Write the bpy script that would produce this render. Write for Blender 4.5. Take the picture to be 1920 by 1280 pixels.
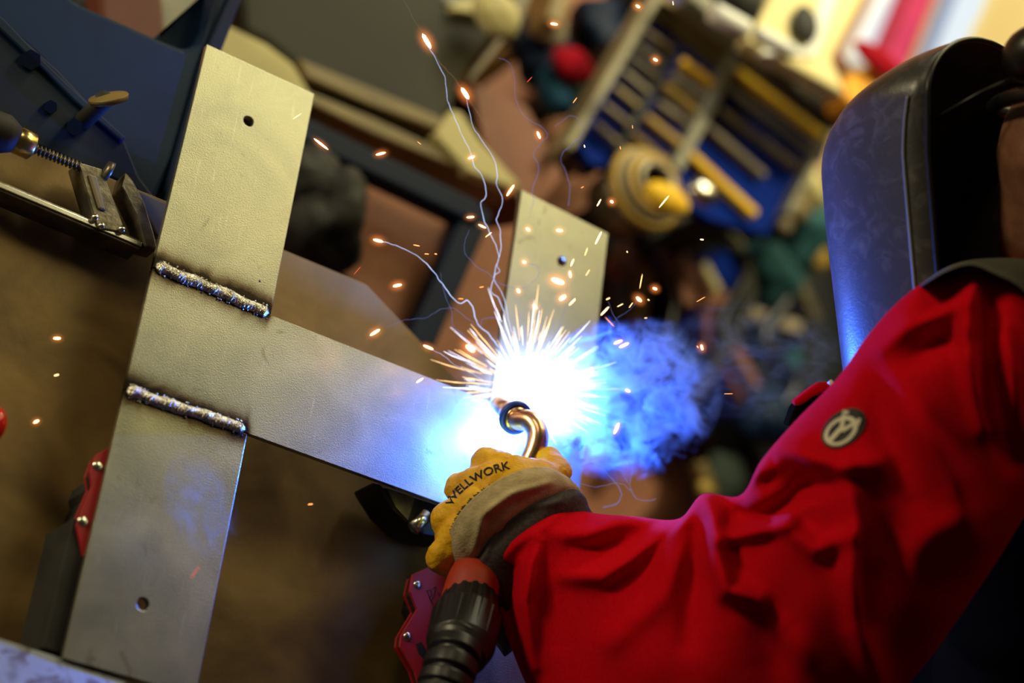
import bpy, bmesh, math, random
import numpy as np
from mathutils import Vector, Matrix, noise
from mathutils.bvhtree import BVHTree
random.seed(7)
for o in list(bpy.data.objects): bpy.data.objects.remove(o)
C = bpy.context.scene.collection
SC = bpy.context.scene

# ------------------------------------------------------------------ camera
F = 3600.0
pitch, roll, yaw = 0.8745, 1.07372, 0.81062
cp, sp = math.cos(pitch), math.sin(pitch)
ZH = 0.80                                    # height of the upper face of the steel workpiece
CAM = Vector((-0.46815, -0.65583, 2.14854))
FW = Vector((math.sin(yaw)*cp, math.cos(yaw)*cp, -sp))
r0 = Vector((math.cos(yaw), -math.sin(yaw), 0)); u0 = r0.cross(FW)
RT = math.cos(roll)*r0 + math.sin(roll)*u0
UP = -math.sin(roll)*r0 + math.cos(roll)*u0
def ray(px, py): return FW + RT*((px-960)/F) - UP*((py-640)/F)
def P(px, py, d): return CAM + ray(px, py)*d                 # point at depth d along the view axis
def Z(px, py, z=ZH):                                         # point on the horizontal plane z
    d = ray(px, py); return CAM + d*((z-CAM.z)/d.z)
def onplane(px, py, o, n):
    d = ray(px, py); return CAM + d*((o-CAM).dot(n)/d.dot(n))
def depth(p): return (p-CAM).dot(FW)
def proj(p):
    d = p-CAM; z = d.dot(FW); return 960+F*d.dot(RT)/z, 640-F*d.dot(UP)/z

cam = bpy.data.cameras.new('camera'); camo = bpy.data.objects.new('camera', cam); C.objects.link(camo)
camo.matrix_world = Matrix(((RT.x, UP.x, -FW.x, CAM.x), (RT.y, UP.y, -FW.y, CAM.y), (RT.z, UP.z, -FW.z, CAM.z), (0, 0, 0, 1)))
cam.sensor_width = 36; cam.lens = 36*F/1920; cam.clip_start = .05
cam.dof.use_dof = True; cam.dof.focus_distance = 1.60; cam.dof.aperture_fstop = 2.05
SC.camera = camo

# ------------------------------------------------------------------ world, lights, exposure
SC.view_settings.view_transform = 'Standard'; SC.view_settings.look = 'None'
SC.view_settings.gamma = 1; SC.view_settings.use_curve_mapping = False; SC.view_settings.exposure = 0.0
w = bpy.data.worlds.new('world'); SC.world = w; w.use_nodes = True
w.node_tree.nodes['Background'].inputs[0].default_value = (1.0, .84, .50, 1)
w.node_tree.nodes['Background'].inputs[1].default_value = .015
def light(name, kind, loc, energy, col, size=1, aim=None, sy=None):
    l = bpy.data.lights.new(name, kind); o = bpy.data.objects.new(name, l); C.objects.link(o)
    o.location = loc; l.energy = energy; l.color = col
    if kind == 'AREA':
        l.size = size
        if sy: l.shape = 'RECTANGLE'; l.size_y = sy
    else: l.shadow_soft_size = size
    if aim is not None: o.rotation_euler = (Vector(aim)-Vector(loc)).to_track_quat('-Z', 'Y').to_euler()
    return o
light('hall_lamp', 'AREA', (1.25, 2.15, 2.9), 26, (1, .89, .46), 1.2, (.3, .3, .8))
light('side_lamp', 'AREA', (-1.7, .75, 1.3), 20, (1, .84, .50), .40, (.5, 0, 1.05))
_l = light('clutter_fill_spot', 'SPOT', (1.5, 1.9, 2.6), 150, (1, .88, .52), .06, (1.0, .82, .15)); _l.data.spot_size = .42; _l.data.spot_blend = .6  # added fill spot to brighten the bench clutter, no fixture
light('rear_lamp', 'AREA', (-1.2, 1.6, 2.8), 7, (1, .84, .48), .6, (.5, .4, .6))
light('wall_fill', 'AREA', (1.0, 2.6, 1.6), 52, (1, .95, .66), .8, (2.0, 1.9, .4))  # added fill aimed at the right wall and cupboard to brighten them
ARC = Vector((.353, .036, ZH+.012))
light('welding_arc', 'POINT', ARC, 23.0, (.035, .15, 1.0), .005)
SC.cycles.max_bounces = 6; SC.cycles.volume_bounces = 1; SC.cycles.volume_step_rate = 1.0
SC.cycles.transparent_max_bounces = 12; SC.cycles.sample_clamp_indirect = 4

# ------------------------------------------------------------------ materials
MATS = {}
def nt(name):
    m = bpy.data.materials.new(name); m.use_nodes = True; MATS[name] = m
    return m, m.node_tree.nodes, m.node_tree.links, m.node_tree.nodes['Principled BSDF']
def mat(name, c1, c2=None, rough=.5, metal=0, scale=20, detail=4, bump=0, bscale=None, spec=.5, dist=0, lo=.35, hi=.65, sheen=0, rvar=0, stretch=None):
    m, N, L, b = nt(name)
    b.inputs['Roughness'].default_value = rough; b.inputs['Metallic'].default_value = metal
    b.inputs['Specular IOR Level'].default_value = spec
    if sheen: b.inputs['Sheen Weight'].default_value = sheen; b.inputs['Sheen Roughness'].default_value = .4; b.inputs['Sheen Tint'].default_value = (*c1, 1)
    tc = N.new('ShaderNodeTexCoord'); src = tc.outputs['Object']
    if stretch:
        mp = N.new('ShaderNodeMapping'); mp.inputs['Scale'].default_value = stretch; L.new(src, mp.inputs[0]); src = mp.outputs[0]
    no = N.new('ShaderNodeTexNoise'); no.inputs['Scale'].default_value = scale; no.inputs['Detail'].default_value = detail; no.inputs['Distortion'].default_value = dist
    L.new(src, no.inputs['Vector'])
    cr = N.new('ShaderNodeValToRGB'); cr.color_ramp.elements[0].position = lo; cr.color_ramp.elements[1].position = hi
    cr.color_ramp.elements[0].color = (*c1, 1); cr.color_ramp.elements[1].color = (*(c2 or [min(1, x*1.25) for x in c1]), 1)
    L.new(no.outputs['Fac'], cr.inputs[0]); L.new(cr.outputs[0], b.inputs['Base Color'])
    if rvar:
        mr = N.new('ShaderNodeMapRange'); mr.inputs['To Min'].default_value = rough-rvar; mr.inputs['To Max'].default_value = rough+rvar
        mr.inputs['From Min'].default_value = .3; mr.inputs['From Max'].default_value = .7
        L.new(no.outputs['Fac'], mr.inputs[0]); L.new(mr.outputs[0], b.inputs['Roughness'])
    if bump:
        n2 = N.new('ShaderNodeTexNoise'); n2.inputs['Scale'].default_value = bscale or scale*4; n2.inputs['Detail'].default_value = 5
        L.new(src, n2.inputs['Vector'])
        bp = N.new('ShaderNodeBump'); bp.inputs['Strength'].default_value = bump; bp.inputs['Distance'].default_value = .002
        L.new(n2.outputs['Fac'], bp.inputs['Height']); L.new(bp.outputs[0], b.inputs['Normal'])
    return m
def emis(name, col, s):
    m = bpy.data.materials.new(name); m.use_nodes = True; N = m.node_tree.nodes; N.clear()
    e = N.new('ShaderNodeEmission'); e.inputs[0].default_value = (*col, 1); e.inputs[1].default_value = s
    o = N.new('ShaderNodeOutputMaterial'); m.node_tree.links.new(e.outputs[0], o.inputs[0])
    m.cycles.emission_sampling = 'NONE'; return m

def mk_steel():
    """mill-finish plate: mottled grey, smudges, scratches; blue-brown heat tint beside the two weld seams"""
    m, N, L, b = nt('plate_steel')
    def n(t, **k):
        x = N.new(t)
        for a, v in k.items():
            if a in x.inputs: x.inputs[a].default_value = v
            else: setattr(x, a, v)
        return x
    tc = n('ShaderNodeTexCoord'); O = tc.outputs['Object']
    n1 = n('ShaderNodeTexNoise', Scale=14.0, Detail=6.0, Distortion=.6); L.new(O, n1.inputs['Vector'])
    cr = n('ShaderNodeValToRGB'); e = cr.color_ramp.elements
    e[0].position = .3; e[0].color = (.30, .305, .25, 1); e[1].position = .72; e[1].color = (.45, .435, .33, 1)
    L.new(n1.outputs['Fac'], cr.inputs[0])
    # dark smudges
    n2 = n('ShaderNodeTexNoise', Scale=38.0, Detail=3.0, Distortion=1.2); L.new(O, n2.inputs['Vector'])
    c2 = n('ShaderNodeValToRGB'); e = c2.color_ramp.elements; e[0].position = .66; e[0].color = (1, 1, 1, 1); e[1].position = .80; e[1].color = (.55, .54, .5, 1)
    L.new(n2.outputs['Fac'], c2.inputs[0])
    mx = n('ShaderNodeMix', data_type='RGBA', blend_type='MULTIPLY'); mx.inputs[0].default_value = 1
    L.new(cr.outputs[0], mx.inputs[6]); L.new(c2.outputs[0], mx.inputs[7])
    # scratches
    mp = n('ShaderNodeMapping'); mp.inputs['Scale'].default_value = (420, 26, 1); mp.inputs['Rotation'].default_value = (0, 0, .5); L.new(O, mp.inputs[0])
    n3 = n('ShaderNodeTexNoise', Scale=1.0, Detail=2.0); L.new(mp.outputs[0], n3.inputs['Vector'])
    c3 = n('ShaderNodeValToRGB'); e = c3.color_ramp.elements; e[0].position = .66; e[0].color = (0, 0, 0, 1); e[1].position = .74; e[1].color = (.35, .35, .35, 1)
    L.new(n3.outputs['Fac'], c3.inputs[0])
    mx2 = n('ShaderNodeMix', data_type='RGBA', blend_type='MIX'); L.new(c3.outputs[0], mx2.inputs[0]); L.new(mx.outputs[2], mx2.inputs[6]); mx2.inputs[7].default_value = (.55, .56, .5, 1)
    # heat tint: distance from weld lines |y| = .055 on the left upright
    sx = n('ShaderNodeSeparateXYZ'); L.new(O, sx.inputs[0])
    sh_ = n('ShaderNodeMath', operation='SUBTRACT'); L.new(sx.outputs['Y'], sh_.inputs[0]); sh_.inputs[1].default_value = .0028
    ab = n('ShaderNodeMath', operation='ABSOLUTE'); L.new(sh_.outputs[0], ab.inputs[0])
    yof = n('ShaderNodeMath', operation='SUBTRACT'); L.new(ab.outputs[0], yof.inputs[0]); yof.inputs[1].default_value = .0560
    ya = n('ShaderNodeMath', operation='ABSOLUTE'); L.new(yof.outputs[0], ya.inputs[0])
    nn = n('ShaderNodeMath', operation='MULTIPLY_ADD'); L.new(n2.outputs['Fac'], nn.inputs[0]); nn.inputs[1].default_value = .011; L.new(ya.outputs[0], nn.inputs[2])
    cx = n('ShaderNodeMapRange'); L.new(sx.outputs['X'], cx.inputs[0]); cx.inputs['From Min'].default_value = .108; cx.inputs['From Max'].default_value = .120; cx.inputs['To Min'].default_value = 0; cx.inputs['To Max'].default_value = .03
    ad = n('ShaderNodeMath', operation='ADD'); L.new(nn.outputs[0], ad.inputs[0]); L.new(cx.outputs[0], ad.inputs[1])
    c4 = n('ShaderNodeValToRGB'); e = c4.color_ramp.elements
    e[0].position = .0115; e[0].color = (.05, .035, .03, 1); e[1].position = .0300; e[1].color = (1, 1, 1, 1)
    k = c4.color_ramp.elements.new(.0165); k.color = (.36, .27, .20, 1); k = c4.color_ramp.elements.new(.021); k.color = (.80, .78, .72, 1)
    L.new(ad.outputs[0], c4.inputs[0])
    mx3 = n('ShaderNodeMix', data_type='RGBA', blend_type='MULTIPLY'); mx3.inputs[0].default_value = 1
    L.new(mx2.outputs[2], mx3.inputs[6]); L.new(c4.outputs[0], mx3.inputs[7]); L.new(mx3.outputs[2], b.inputs['Base Color'])
    b.inputs['Metallic'].default_value = .94
    mr = n('ShaderNodeMapRange'); L.new(n1.outputs['Fac'], mr.inputs[0]); mr.inputs['To Min'].default_value = .31; mr.inputs['To Max'].default_value = .42; L.new(mr.outputs[0], b.inputs['Roughness'])
    n5 = n('ShaderNodeTexNoise', Scale=850.0, Detail=2.0); L.new(O, n5.inputs['Vector'])
    bp = n('ShaderNodeBump'); bp.inputs['Strength'].default_value = .26; bp.inputs['Distance'].default_value = .0006
    L.new(n5.outputs['Fac'], bp.inputs['Height']); L.new(bp.outputs[0], b.inputs['Normal'])
    return m
steel = mk_steel()
tabletop = mat('table_steel', (.10, .060, .020), (.30, .19, .065), .50, .3, 9, 9, .2, 60, dist=.7, lo=.33, hi=.70, rvar=.08)
rust = mat('rusty_bar', (.06, .035, .03), (.17, .19, .23), .55, .2, 42, 7, .3, 300, dist=1.5, lo=.4, hi=.52)
weldm = mat('weld_metal', (.30, .28, .25), (.75, .73, .66), .24, .95, 260, 3, .5, 700)
pitdk = mat('pit_dark', (.03, .022, .02), (.07, .05, .045), .7, 0, 200)
redp = mat('red_paint', (.34, .008, .014), (.42, .012, .02), .45, 0, 30)
blackp = mat('black_plastic', (.005, .005, .005), (.009, .009, .008), .38, 0, 60, spec=.5)
blackm = mat('black_matt', (.010, .010, .009), (.02, .02, .018), .7, 0, 40)
silver = mat('silver', (.72, .70, .62), (.85, .83, .75), .25, 1, 60)
darksteel = mat('dark_steel', (.11, .095, .07), (.24, .21, .15), .38, .7, 60, 5, .2, 200)
brass = mat('brass', (.75, .55, .2), (.9, .72, .3), .25, 1, 60)
copper = mat('copper', (.80, .45, .28), (.92, .62, .42), .28, 1, 60, 4, .1, 200)
bluering = mat('blue_ring', (.01, .04, .30), (.015, .06, .42), .4, 0, 60)
bluep = mat('blue_paint', (.001, .012, .040), (.002, .020, .060), .6, spec=.2, scale=12, bump=.1, bscale=60)
bluedk = mat('dark_blue_paint', (.001, .007, .028), (.002, .011, .040), .6, spec=.2, scale=12)
navy = mat('navy_panel', (.001, .018, .22), (.001, .024, .30), .8, spec=.1, scale=8)
floorm = mat('floor_red', (.30, .105, .050), (.42, .155, .080), .6, 0, 3, 8, .1, 40)
cream = mat('cream_paint', (.55, .48, .20), (.66, .58, .27), .6, 0, 4)
creamw = mat('cream_wall', (.85, .72, .34), (.92, .80, .42), .7, 0, 2)
ochre = mat('ochre_bar', (.17, .115, .035), (.25, .175, .055), .5, 0, 15)
tan = mat('tan_bar', (.17, .14, .085), (.25, .20, .12), .5, 0, 15)
gold = mat('gold_bar', (.40, .25, .03), (.50, .32, .05), .5, 0, 15)
yellow = mat('yellow_bar', (1.0, .56, .01), (1.0, .64, .02), .7, 0, 15)
olive = mat('olive_panel', (.020, .019, .011), (.032, .029, .017), .7, 0, 4)
greyst = mat('grey_steel', (.16, .16, .13), (.24, .23, .18), .5, .2, 10)
white = mat('white_stuff', (.80, .82, .80), (.9, .92, .9), .6, 0, 10)
teal = mat('teal_cloth', (.012, .085, .10), (.02, .12, .14), .8, 0, 20)
orange = mat('orange_box', (.90, .38, .01), (1, .46, .02), .6, 0, 10)
magenta = mat('magenta_post', (.45, .012, .09), (.55, .02, .12), .5, 0, 10)
redcl = mat('red_rag', (.30, .003, .012), (.42, .006, .02), .9, spec=.1, scale=10)
jacket = mat('jacket_red', (.50, .002, .008), (.58, .004, .012), 1.0, 0, 500, 2, .15, 1500, spec=.02)
jackdk = mat('jacket_black', (.004, .0025, .0010), (.006, .004, .0015), 1.0, 0, 300, spec=.0)
jackgr = mat('jacket_grey', (.075, .072, .055), (.10, .095, .075), .9, 0, 400, spec=.15)
cuffgr = mat('cuff_grey', (.062, .052, .050), (.092, .080, .074), .9, 0, 300, 3, .3, 800, spec=.1)
cuffbe = mat('cuff_beige', (.42, .33, .17), (.55, .44, .25), .9, 0, 90, 4, .4, 500, spec=.1)
leather = mat('yellow_leather', (.72, .36, .006), (.86, .48, .012),   .55, 0, 55, 5, .9, 150, spec=.35, dist=.6)
skin = mat('skin', (.17, .07, .038), (.23, .10, .055), .5, 0, 80, 5, .3, 400)
hair = mat('hair', (.012, .009, .007), (.02, .015, .01), .7, 0, 200)
ink = mat('black_ink', (.006, .006, .005), None, .7)
badgew = mat('badge_cream', (.62, .58, .42), (.70, .66, .5), .6, 0, 60)
orangeh = mat('orange_handle', (.34, .022, .004), (.42, .035, .006), .5, 0, 40)

def mk_shell():
    m, N, L, b = nt('helmet_shell')
    tc = N.new('ShaderNodeTexCoord')
    a = N.new('ShaderNodeTexNoise'); a.inputs['Scale'].default_value = 45; a.inputs['Detail'].default_value = 12; a.inputs['Distortion'].default_value = 1.2; a.inputs['Roughness'].default_value = .7
    L.new(tc.outputs['Object'], a.inputs['Vector'])
    cr = N.new('ShaderNodeValToRGB'); e = cr.color_ramp.elements; e[0].position = .50; e[0].color = (.042, .040, .041, 1); e[1].position = .82; e[1].color = (.13, .128, .135, 1)
    L.new(a.outputs['Fac'], cr.inputs[0]); L.new(cr.outputs[0], b.inputs['Base Color'])
    v = N.new('ShaderNodeTexNoise'); v.inputs['Scale'].default_value = 600; v.inputs['Detail'].default_value = 2; L.new(tc.outputs['Object'], v.inputs['Vector'])
    bp = N.new('ShaderNodeBump'); bp.inputs['Strength'].default_value = .2; bp.inputs['Distance'].default_value = .001; L.new(v.outputs['Fac'], bp.inputs['Height']); L.new(bp.outputs[0], b.inputs['Normal'])
    b.inputs['Roughness'].default_value = .36; b.inputs['Specular IOR Level'].default_value = .6
    return m
shellm = mk_shell()

# ------------------------------------------------------------------ mesh helpers
def obj(name, verts, faces, m, parent=None, smooth=False, bevel=0, seg=2):
    me = bpy.data.meshes.new(name); me.from_pydata([tuple(v) for v in verts], [], faces); me.validate(); me.update()
    bm = bmesh.new(); bm.from_mesh(me); bmesh.ops.recalc_face_normals(bm, faces=bm.faces); bm.to_mesh(me); bm.free()
    me.materials.append(m)
    if smooth: me.shade_smooth()
    o = bpy.data.objects.new(name, me); C.objects.link(o)
    if parent: o.parent = parent
    if bevel:
        b = o.modifiers.new('bevel', 'BEVEL'); b.width = bevel; b.segments = seg; b.limit_method = 'ANGLE'; b.angle_limit = .6
    return o
def tag(o, label=None, cat=None, group=None, kind=None):
    if label: o['label'] = label
    if cat: o['category'] = cat
    if group: o['group'] = group
    if kind: o['kind'] = kind
    return o
def thing(name, label, cat, group=None):
    o = bpy.data.objects.new(name, None); C.objects.link(o); o.empty_display_size = .05
    return tag(o, label, cat, group)
class MB:
    def __init__(s): s.v = []; s.f = []
    def add(s, v, f):
        n = len(s.v); s.v += [Vector(x) for x in v]; s.f += [tuple(i+n for i in q) for q in f]; return s
    def box(s, o, ax, ay, az):            # corner-centred box: centre o, half-axis vectors
        o = Vector(o); v = [o+ax*i+ay*j+az*k for i in (-1, 1) for j in (-1, 1) for k in (-1, 1)]
        return s.add(v, [(0, 1, 3, 2), (4, 6, 7, 5), (0, 4, 5, 1), (2, 3, 7, 6), (0, 2, 6, 4), (1, 5, 7, 3)])
    def prism(s, pts, down):              # polygon + offset vector
        n = len(pts); v = [Vector(p) for p in pts]+[Vector(p)+down for p in pts]
        return s.add(v, [tuple(range(n)), tuple(range(2*n-1, n-1, -1))]+[(i, i+n, (i+1) % n+n, (i+1) % n) for i in range(n)])
    def tube(s, pts, rads, n=12, cap=True, up=None):
        pts = [Vector(p) for p in pts]; m = len(pts)
        if not hasattr(rads, '__len__'): rads = [rads]*m
        v = []; prev = None
        for i, p in enumerate(pts):
            t = (pts[min(i+1, m-1)]-pts[max(i-1, 0)])
            if t.length < 1e-9: t = Vector((0, 0, 1))
            t.normalize()
            a = prev-t*prev.dot(t) if prev else t.orthogonal()
            if a.length < 1e-6: a = t.orthogonal()
            a.normalize(); prev = a; b = t.cross(a)
            for k in range(n):
                h = 2*math.pi*k/n; v.append(p+(a*math.cos(h)+b*math.sin(h))*rads[i])
        f = [(i*n+k, i*n+(k+1) % n, (i+1)*n+(k+1) % n, (i+1)*n+k) for i in range(m-1) for k in range(n)]
        if cap: f += [tuple(range(n-1, -1, -1)), tuple(range((m-1)*n, m*n))]
        return s.add(v, f)
    def ball(s, c, r, n=12, m=8, sc=(1, 1, 1), rot=None):
        v = [Vector((0, 0, 1))]; 
        for i in range(1, m):
            for k in range(n):
                a = math.pi*i/m; h = 2*math.pi*k/n; v.append(Vector((math.sin(a)*math.cos(h), math.sin(a)*math.sin(h), math.cos(a))))
        v.append(Vector((0, 0, -1)))
        f = [(0, 1+k, 1+(k+1) % n) for k in range(n)]
        f += [(1+(i-1)*n+k, 1+i*n+k, 1+i*n+(k+1) % n, 1+(i-1)*n+(k+1) % n) for i in range(1, m-1) for k in range(n)]
        e = len(v)-1; f += [(e, 1+(m-2)*n+(k+1) % n, 1+(m-2)*n+k) for k in range(n)]
        w = []
        for p in v:
            q = Vector((p.x*sc[0]*r, p.y*sc[1]*r, p.z*sc[2]*r))
            if rot: q = rot @ q
            w.append(q+Vector(c))
        return s.add(w, f)
    def build(s, name, m, parent=None, smooth=False, bevel=0): return obj(name, s.v, s.f, m, parent, smooth, bevel)
def catmull(pts, n):
    pts = [Vector(p) for p in pts]; q = [2*pts[0]-pts[1]]+pts+[2*pts[-1]-pts[-2]]; out = []
    for i in range(1, len(q)-2):
        for k in range(n):
            t = k/n; a, b, c, d = q[i-1], q[i], q[i+1], q[i+2]
            out.append(.5*((2*b)+(c-a)*t+(2*a-5*b+4*c-d)*t*t+(3*b-a-3*c+d)*t**3))
    return out+[pts[-1]]
def slab(name, outer, holes, z0, z1, m, parent=None, bevel=.0006):
    """flat plate with round through holes"""
    bm = bmesh.new(); es = []
    for loop in [outer]+[[(cx+r*math.cos(2*math.pi*k/32), cy+r*math.sin(2*math.pi*k/32)) for k in range(32)] for cx, cy, r in holes]:
        vs = [bm.verts.new((x, y, z1)) for x, y in loop]
        es += [bm.edges.new((vs[i], vs[(i+1) % len(vs)])) for i in range(len(vs))]
    g = bmesh.ops.triangle_fill(bm, use_beauty=True, use_dissolve=False, edges=es)
    fs = [x for x in g['geom'] if isinstance(x, bmesh.types.BMFace)]
    ex = bmesh.ops.extrude_face_region(bm, geom=fs)
    bmesh.ops.translate(bm, verts=[x for x in ex['geom'] if isinstance(x, bmesh.types.BMVert)], vec=(0, 0, z0-z1))
    bmesh.ops.recalc_face_normals(bm, faces=bm.faces)
    me = bpy.data.meshes.new(name); bm.to_mesh(me); bm.free(); me.materials.append(m)
    o = bpy.data.objects.new(name, me); C.objects.link(o); o.parent = parent
    if bevel:
        b = o.modifiers.new('bevel', 'BEVEL'); b.width = bevel; b.segments = 2; b.limit_method = 'ANGLE'; b.angle_limit = .7
    return o
def blob(caps, voxel=.004, smooth=6):
    """one continuous surface grown round tapered capsules [(p0, r0, p1, r1)]"""
    mb = MB()
    for p0, ra, p1, rb in caps:
        p0 = Vector(p0); p1 = Vector(p1); n = max(2, int((p1-p0).length/(min(ra, rb)*.35))+1)
        for i in range(n+1):
            t = i/n; mb.ball(p0.lerp(p1, t), ra+(rb-ra)*t, 14, 9)
    me = bpy.data.meshes.new('tmp'); me.from_pydata([tuple(v) for v in mb.v], [], mb.f); me.update()
    o = bpy.data.objects.new('tmp', me); C.objects.link(o)
    r = o.modifiers.new('r', 'REMESH'); r.mode = 'VOXEL'; r.voxel_size = voxel
    s = o.modifiers.new('s', 'SMOOTH'); s.factor = .6; s.iterations = smooth
    dg = bpy.context.evaluated_depsgraph_get(); ev = o.evaluated_get(dg); m2 = bpy.data.meshes.new_from_object(ev)
    bpy.data.objects.remove(o); return m2
def mesh_obj(name, me, m, parent=None):
    me.materials.clear(); me.materials.append(m); me.shade_smooth(); me.name = name
    o = bpy.data.objects.new(name, me); C.objects.link(o)
    if parent: o.parent = parent
    return o
def bar_px(a, b, wpx, z, th, mb=None):     # flat bar on plane z from pixel a to pixel b, wpx wide
    A = Z(*a, z); B = Z(*b, z); d = (B-A); L = d.length; d.normalize(); n = Vector((-d.y, d.x, 0)); hw = wpx*depth(A)/F/2
    mb = mb or MB(); return mb.box((A+B)/2-Vector((0, 0, th/2)), d*(L/2), n*hw, Vector((0, 0, th/2)))
def poly_px(pts, z, th): return MB().prism([Z(x, y, z) for x, y in pts], Vector((0, 0, -th)))

# ------------------------------------------------------------------ room
o = MB().box((1.2, 1.3, -.05), Vector((4.2, 0, 0)), Vector((0, 4.2, 0)), Vector((0, 0, .05))).build('floor', floorm); tag(o, kind='structure')
# right-hand wall: a vertical plane whose base runs up the picture behind the helmet
WA = Z(1480, 330, 0); WB = Z(1665, -30, 0); WD = (WB-WA).normalized(); WN = Vector((WD.y, -WD.x, 0))
if WN.dot(CAM-WA) < 0: WN = -WN
ZU = Vector((0, 0, 1))
def wallp(px, py): return onplane(px, py, WA, WN)
def wall_part(name, pts, off, th, m, parent=None):
    return MB().prism([wallp(x, y)+WN*off for x, y in pts], -WN*th).build(name, m, parent)
o = MB().box(WA+WD*3.15+ZU*1.5-WN*.06, WD*3.2, ZU*1.5, WN*.06).build('wall_right', creamw); tag(o, kind='structure')
win = emis('window_daylight_glass', (.86, .95, 1.0), .95)
win2 = emis('window_daylight_glass_dim', (.42, .50, .66), .75)
wo = thing('window_1', None, None); tag(wo, kind='structure')
wall_part('pane', [(1604, 120), (1690, -40), (1742, -40), (1672, 120)], .012, .01, win, wo)
wall_part('pane', [(1724, 130), (1790, -40), (1808, -40), (1745, 150)], .012, .01, win2, wo)
wall_part('pane', [(1745, 150), (1808, -10), (1850, -40), (1850, 0), (1770, 170)], .012, .01, win, wo)
wall_part('window_frame', [(1596, 126), (1684, -40), (1690, -40), (1606, 126)], .03, .03, white, wo)
o = wall_part('window_post', [(1672, 130), (1742, -40), (1775, -40), (1700, 150)], .05, .04, magenta, wo)

# ------------------------------------------------------------------ table
ZT = .735
tb = thing('welding_table', 'brown steel welding table top under the welded frame, with a cut back corner', 'table')
out = [(-.9, .155), (.225, .155), (.345, .092), (.375, -.1), (.375, -.75), (-.9, -.75)]
MB().prism([(x, y, ZT) for x, y in out], Vector((0, 0, -.02))).build('table_top', tabletop, tb, bevel=.001)
for x, y in [(-.8, .05), (.26, .03), (-.8, -.65), (.28, -.65)]:
    MB().box((x, y, (ZT-.02)/2), Vector((.03, 0, 0)), Vector((0, .03, 0)), Vector((0, 0, (ZT-.02)/2))).build('leg', bluedk, tb)
MB().box((-.27, .05, ZT-.06), Vector((.5, 0, 0)), Vector((0, .02, 0)), Vector((0, 0, .04))).build('rail', bluedk, tb)

# ------------------------------------------------------------------ welded frame (workpiece)
W = .11; H2 = .05508; LT = .2232; LB = .221; S = .3352
wf = thing('welded_steel_frame', 'H-shaped frame of flat grey steel plates being welded, lying over the table', 'steel frame')
def hole(px, py, r): q = Z(px, py); return (q.x, q.y, r)
TH = .006; g = .0004
slab('plate', [(0, H2+g), (W, H2+g), (W, H2+LT), (.002, H2+LT)], [hole(466, 227, .0048)], ZH-TH, ZH, steel, wf)
slab('plate', [(0, -H2-LB), (W, -H2-LB), (W, -H2-g), (0, -H2-g)], [hole(268, 1132, .0050)], ZH-TH, ZH, steel, wf)
slab('plate', [(0, -H2+g), (S-g, -H2+g), (S-g, H2-g), (0, H2-g)], [], ZH-TH, ZH, steel, wf)
MB().ball(Z(487, 527), .0011, 8, 6, (1, 1, .3)).build('pit', pitdk, wf, True)  # black flattened ball standing in for the dark of a small hollow
slab('plate', [(S, H2+g), (S+W-.004, H2+g), (S+W-.004, H2+LT-.004), (S+.002, H2+LT)], [hole(1053, 491, .0048)], ZH-TH, ZH, steel, wf)
slab('plate', [(S, -H2-LB), (S+W-.004, -H2-LB), (S+W-.004, H2-g), (S, H2-g)], [], ZH-TH, ZH, steel, wf)
def bead(x0, x1, y0, y1, seed):
    rnd = random.Random(seed); n = 230; rg = 16; v = []; f = []
    for i in range(n+1):
        t = i/n; x = x0+(x1-x0)*t; y = y0+(y1-y0)*t+.0005*math.sin(t*9+seed)+.0004*math.sin(t*23)
        ph = (t*34) % 1.0; rip = .00055*(1-abs(2*ph-1))**.6
        end = min(1, math.sqrt(max(0, min(t, 1-t))*26+.03))
        rw = (.0054+.0004*math.sin(t*17+seed)+.0011*math.exp(-((t-.03)/.03)**2))*end
        rh = (.0036+1.3*rip+.0003*math.sin(t*41))*end
        for k in range(rg):
            a = 2*math.pi*k/rg; nz = noise.noise(Vector((x*600, k*.8, seed)))*.0005
            v.append((x+.0016*math.cos(a*1)*math.sin(a)*end-abs(math.cos(a))*.0012, y+math.cos(a)*(rw+nz), ZH+.0002+math.sin(a)*(rh+nz)))
    for i in range(n):
        for k in range(rg): f.append((i*rg+k, i*rg+(k+1) % rg, (i+1)*rg+(k+1) % rg, (i+1)*rg+k))
    f += [tuple(range(rg)), tuple(range(n*rg, n*rg+rg))]
    o = obj('weld_bead', v, f, weldm, wf, True)
    sp_ = MB()
    for _ in range(46):
        t = rnd.random(); s = rnd.choice((-1, 1)); x = x0+(x1-x0)*t; y = y0+(y1-y0)*t+s*(.0052+rnd.random()*.0012)
        sp_.ball((x, y, ZH+.0007), .0005+rnd.random()*.0006, 6, 4)
    o2 = sp_.build('weld_spatter', weldm, wf, True); tag(o2, kind='stuff')
a = Z(296, 499); b = Z(505, 588); bead(a.x-.001, b.x-.0005, a.y, b.y, 3)
a = Z(240, 733); b = Z(461, 806); bead(a.x, b.x-.0005, a.y, b.y, 8)

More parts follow.
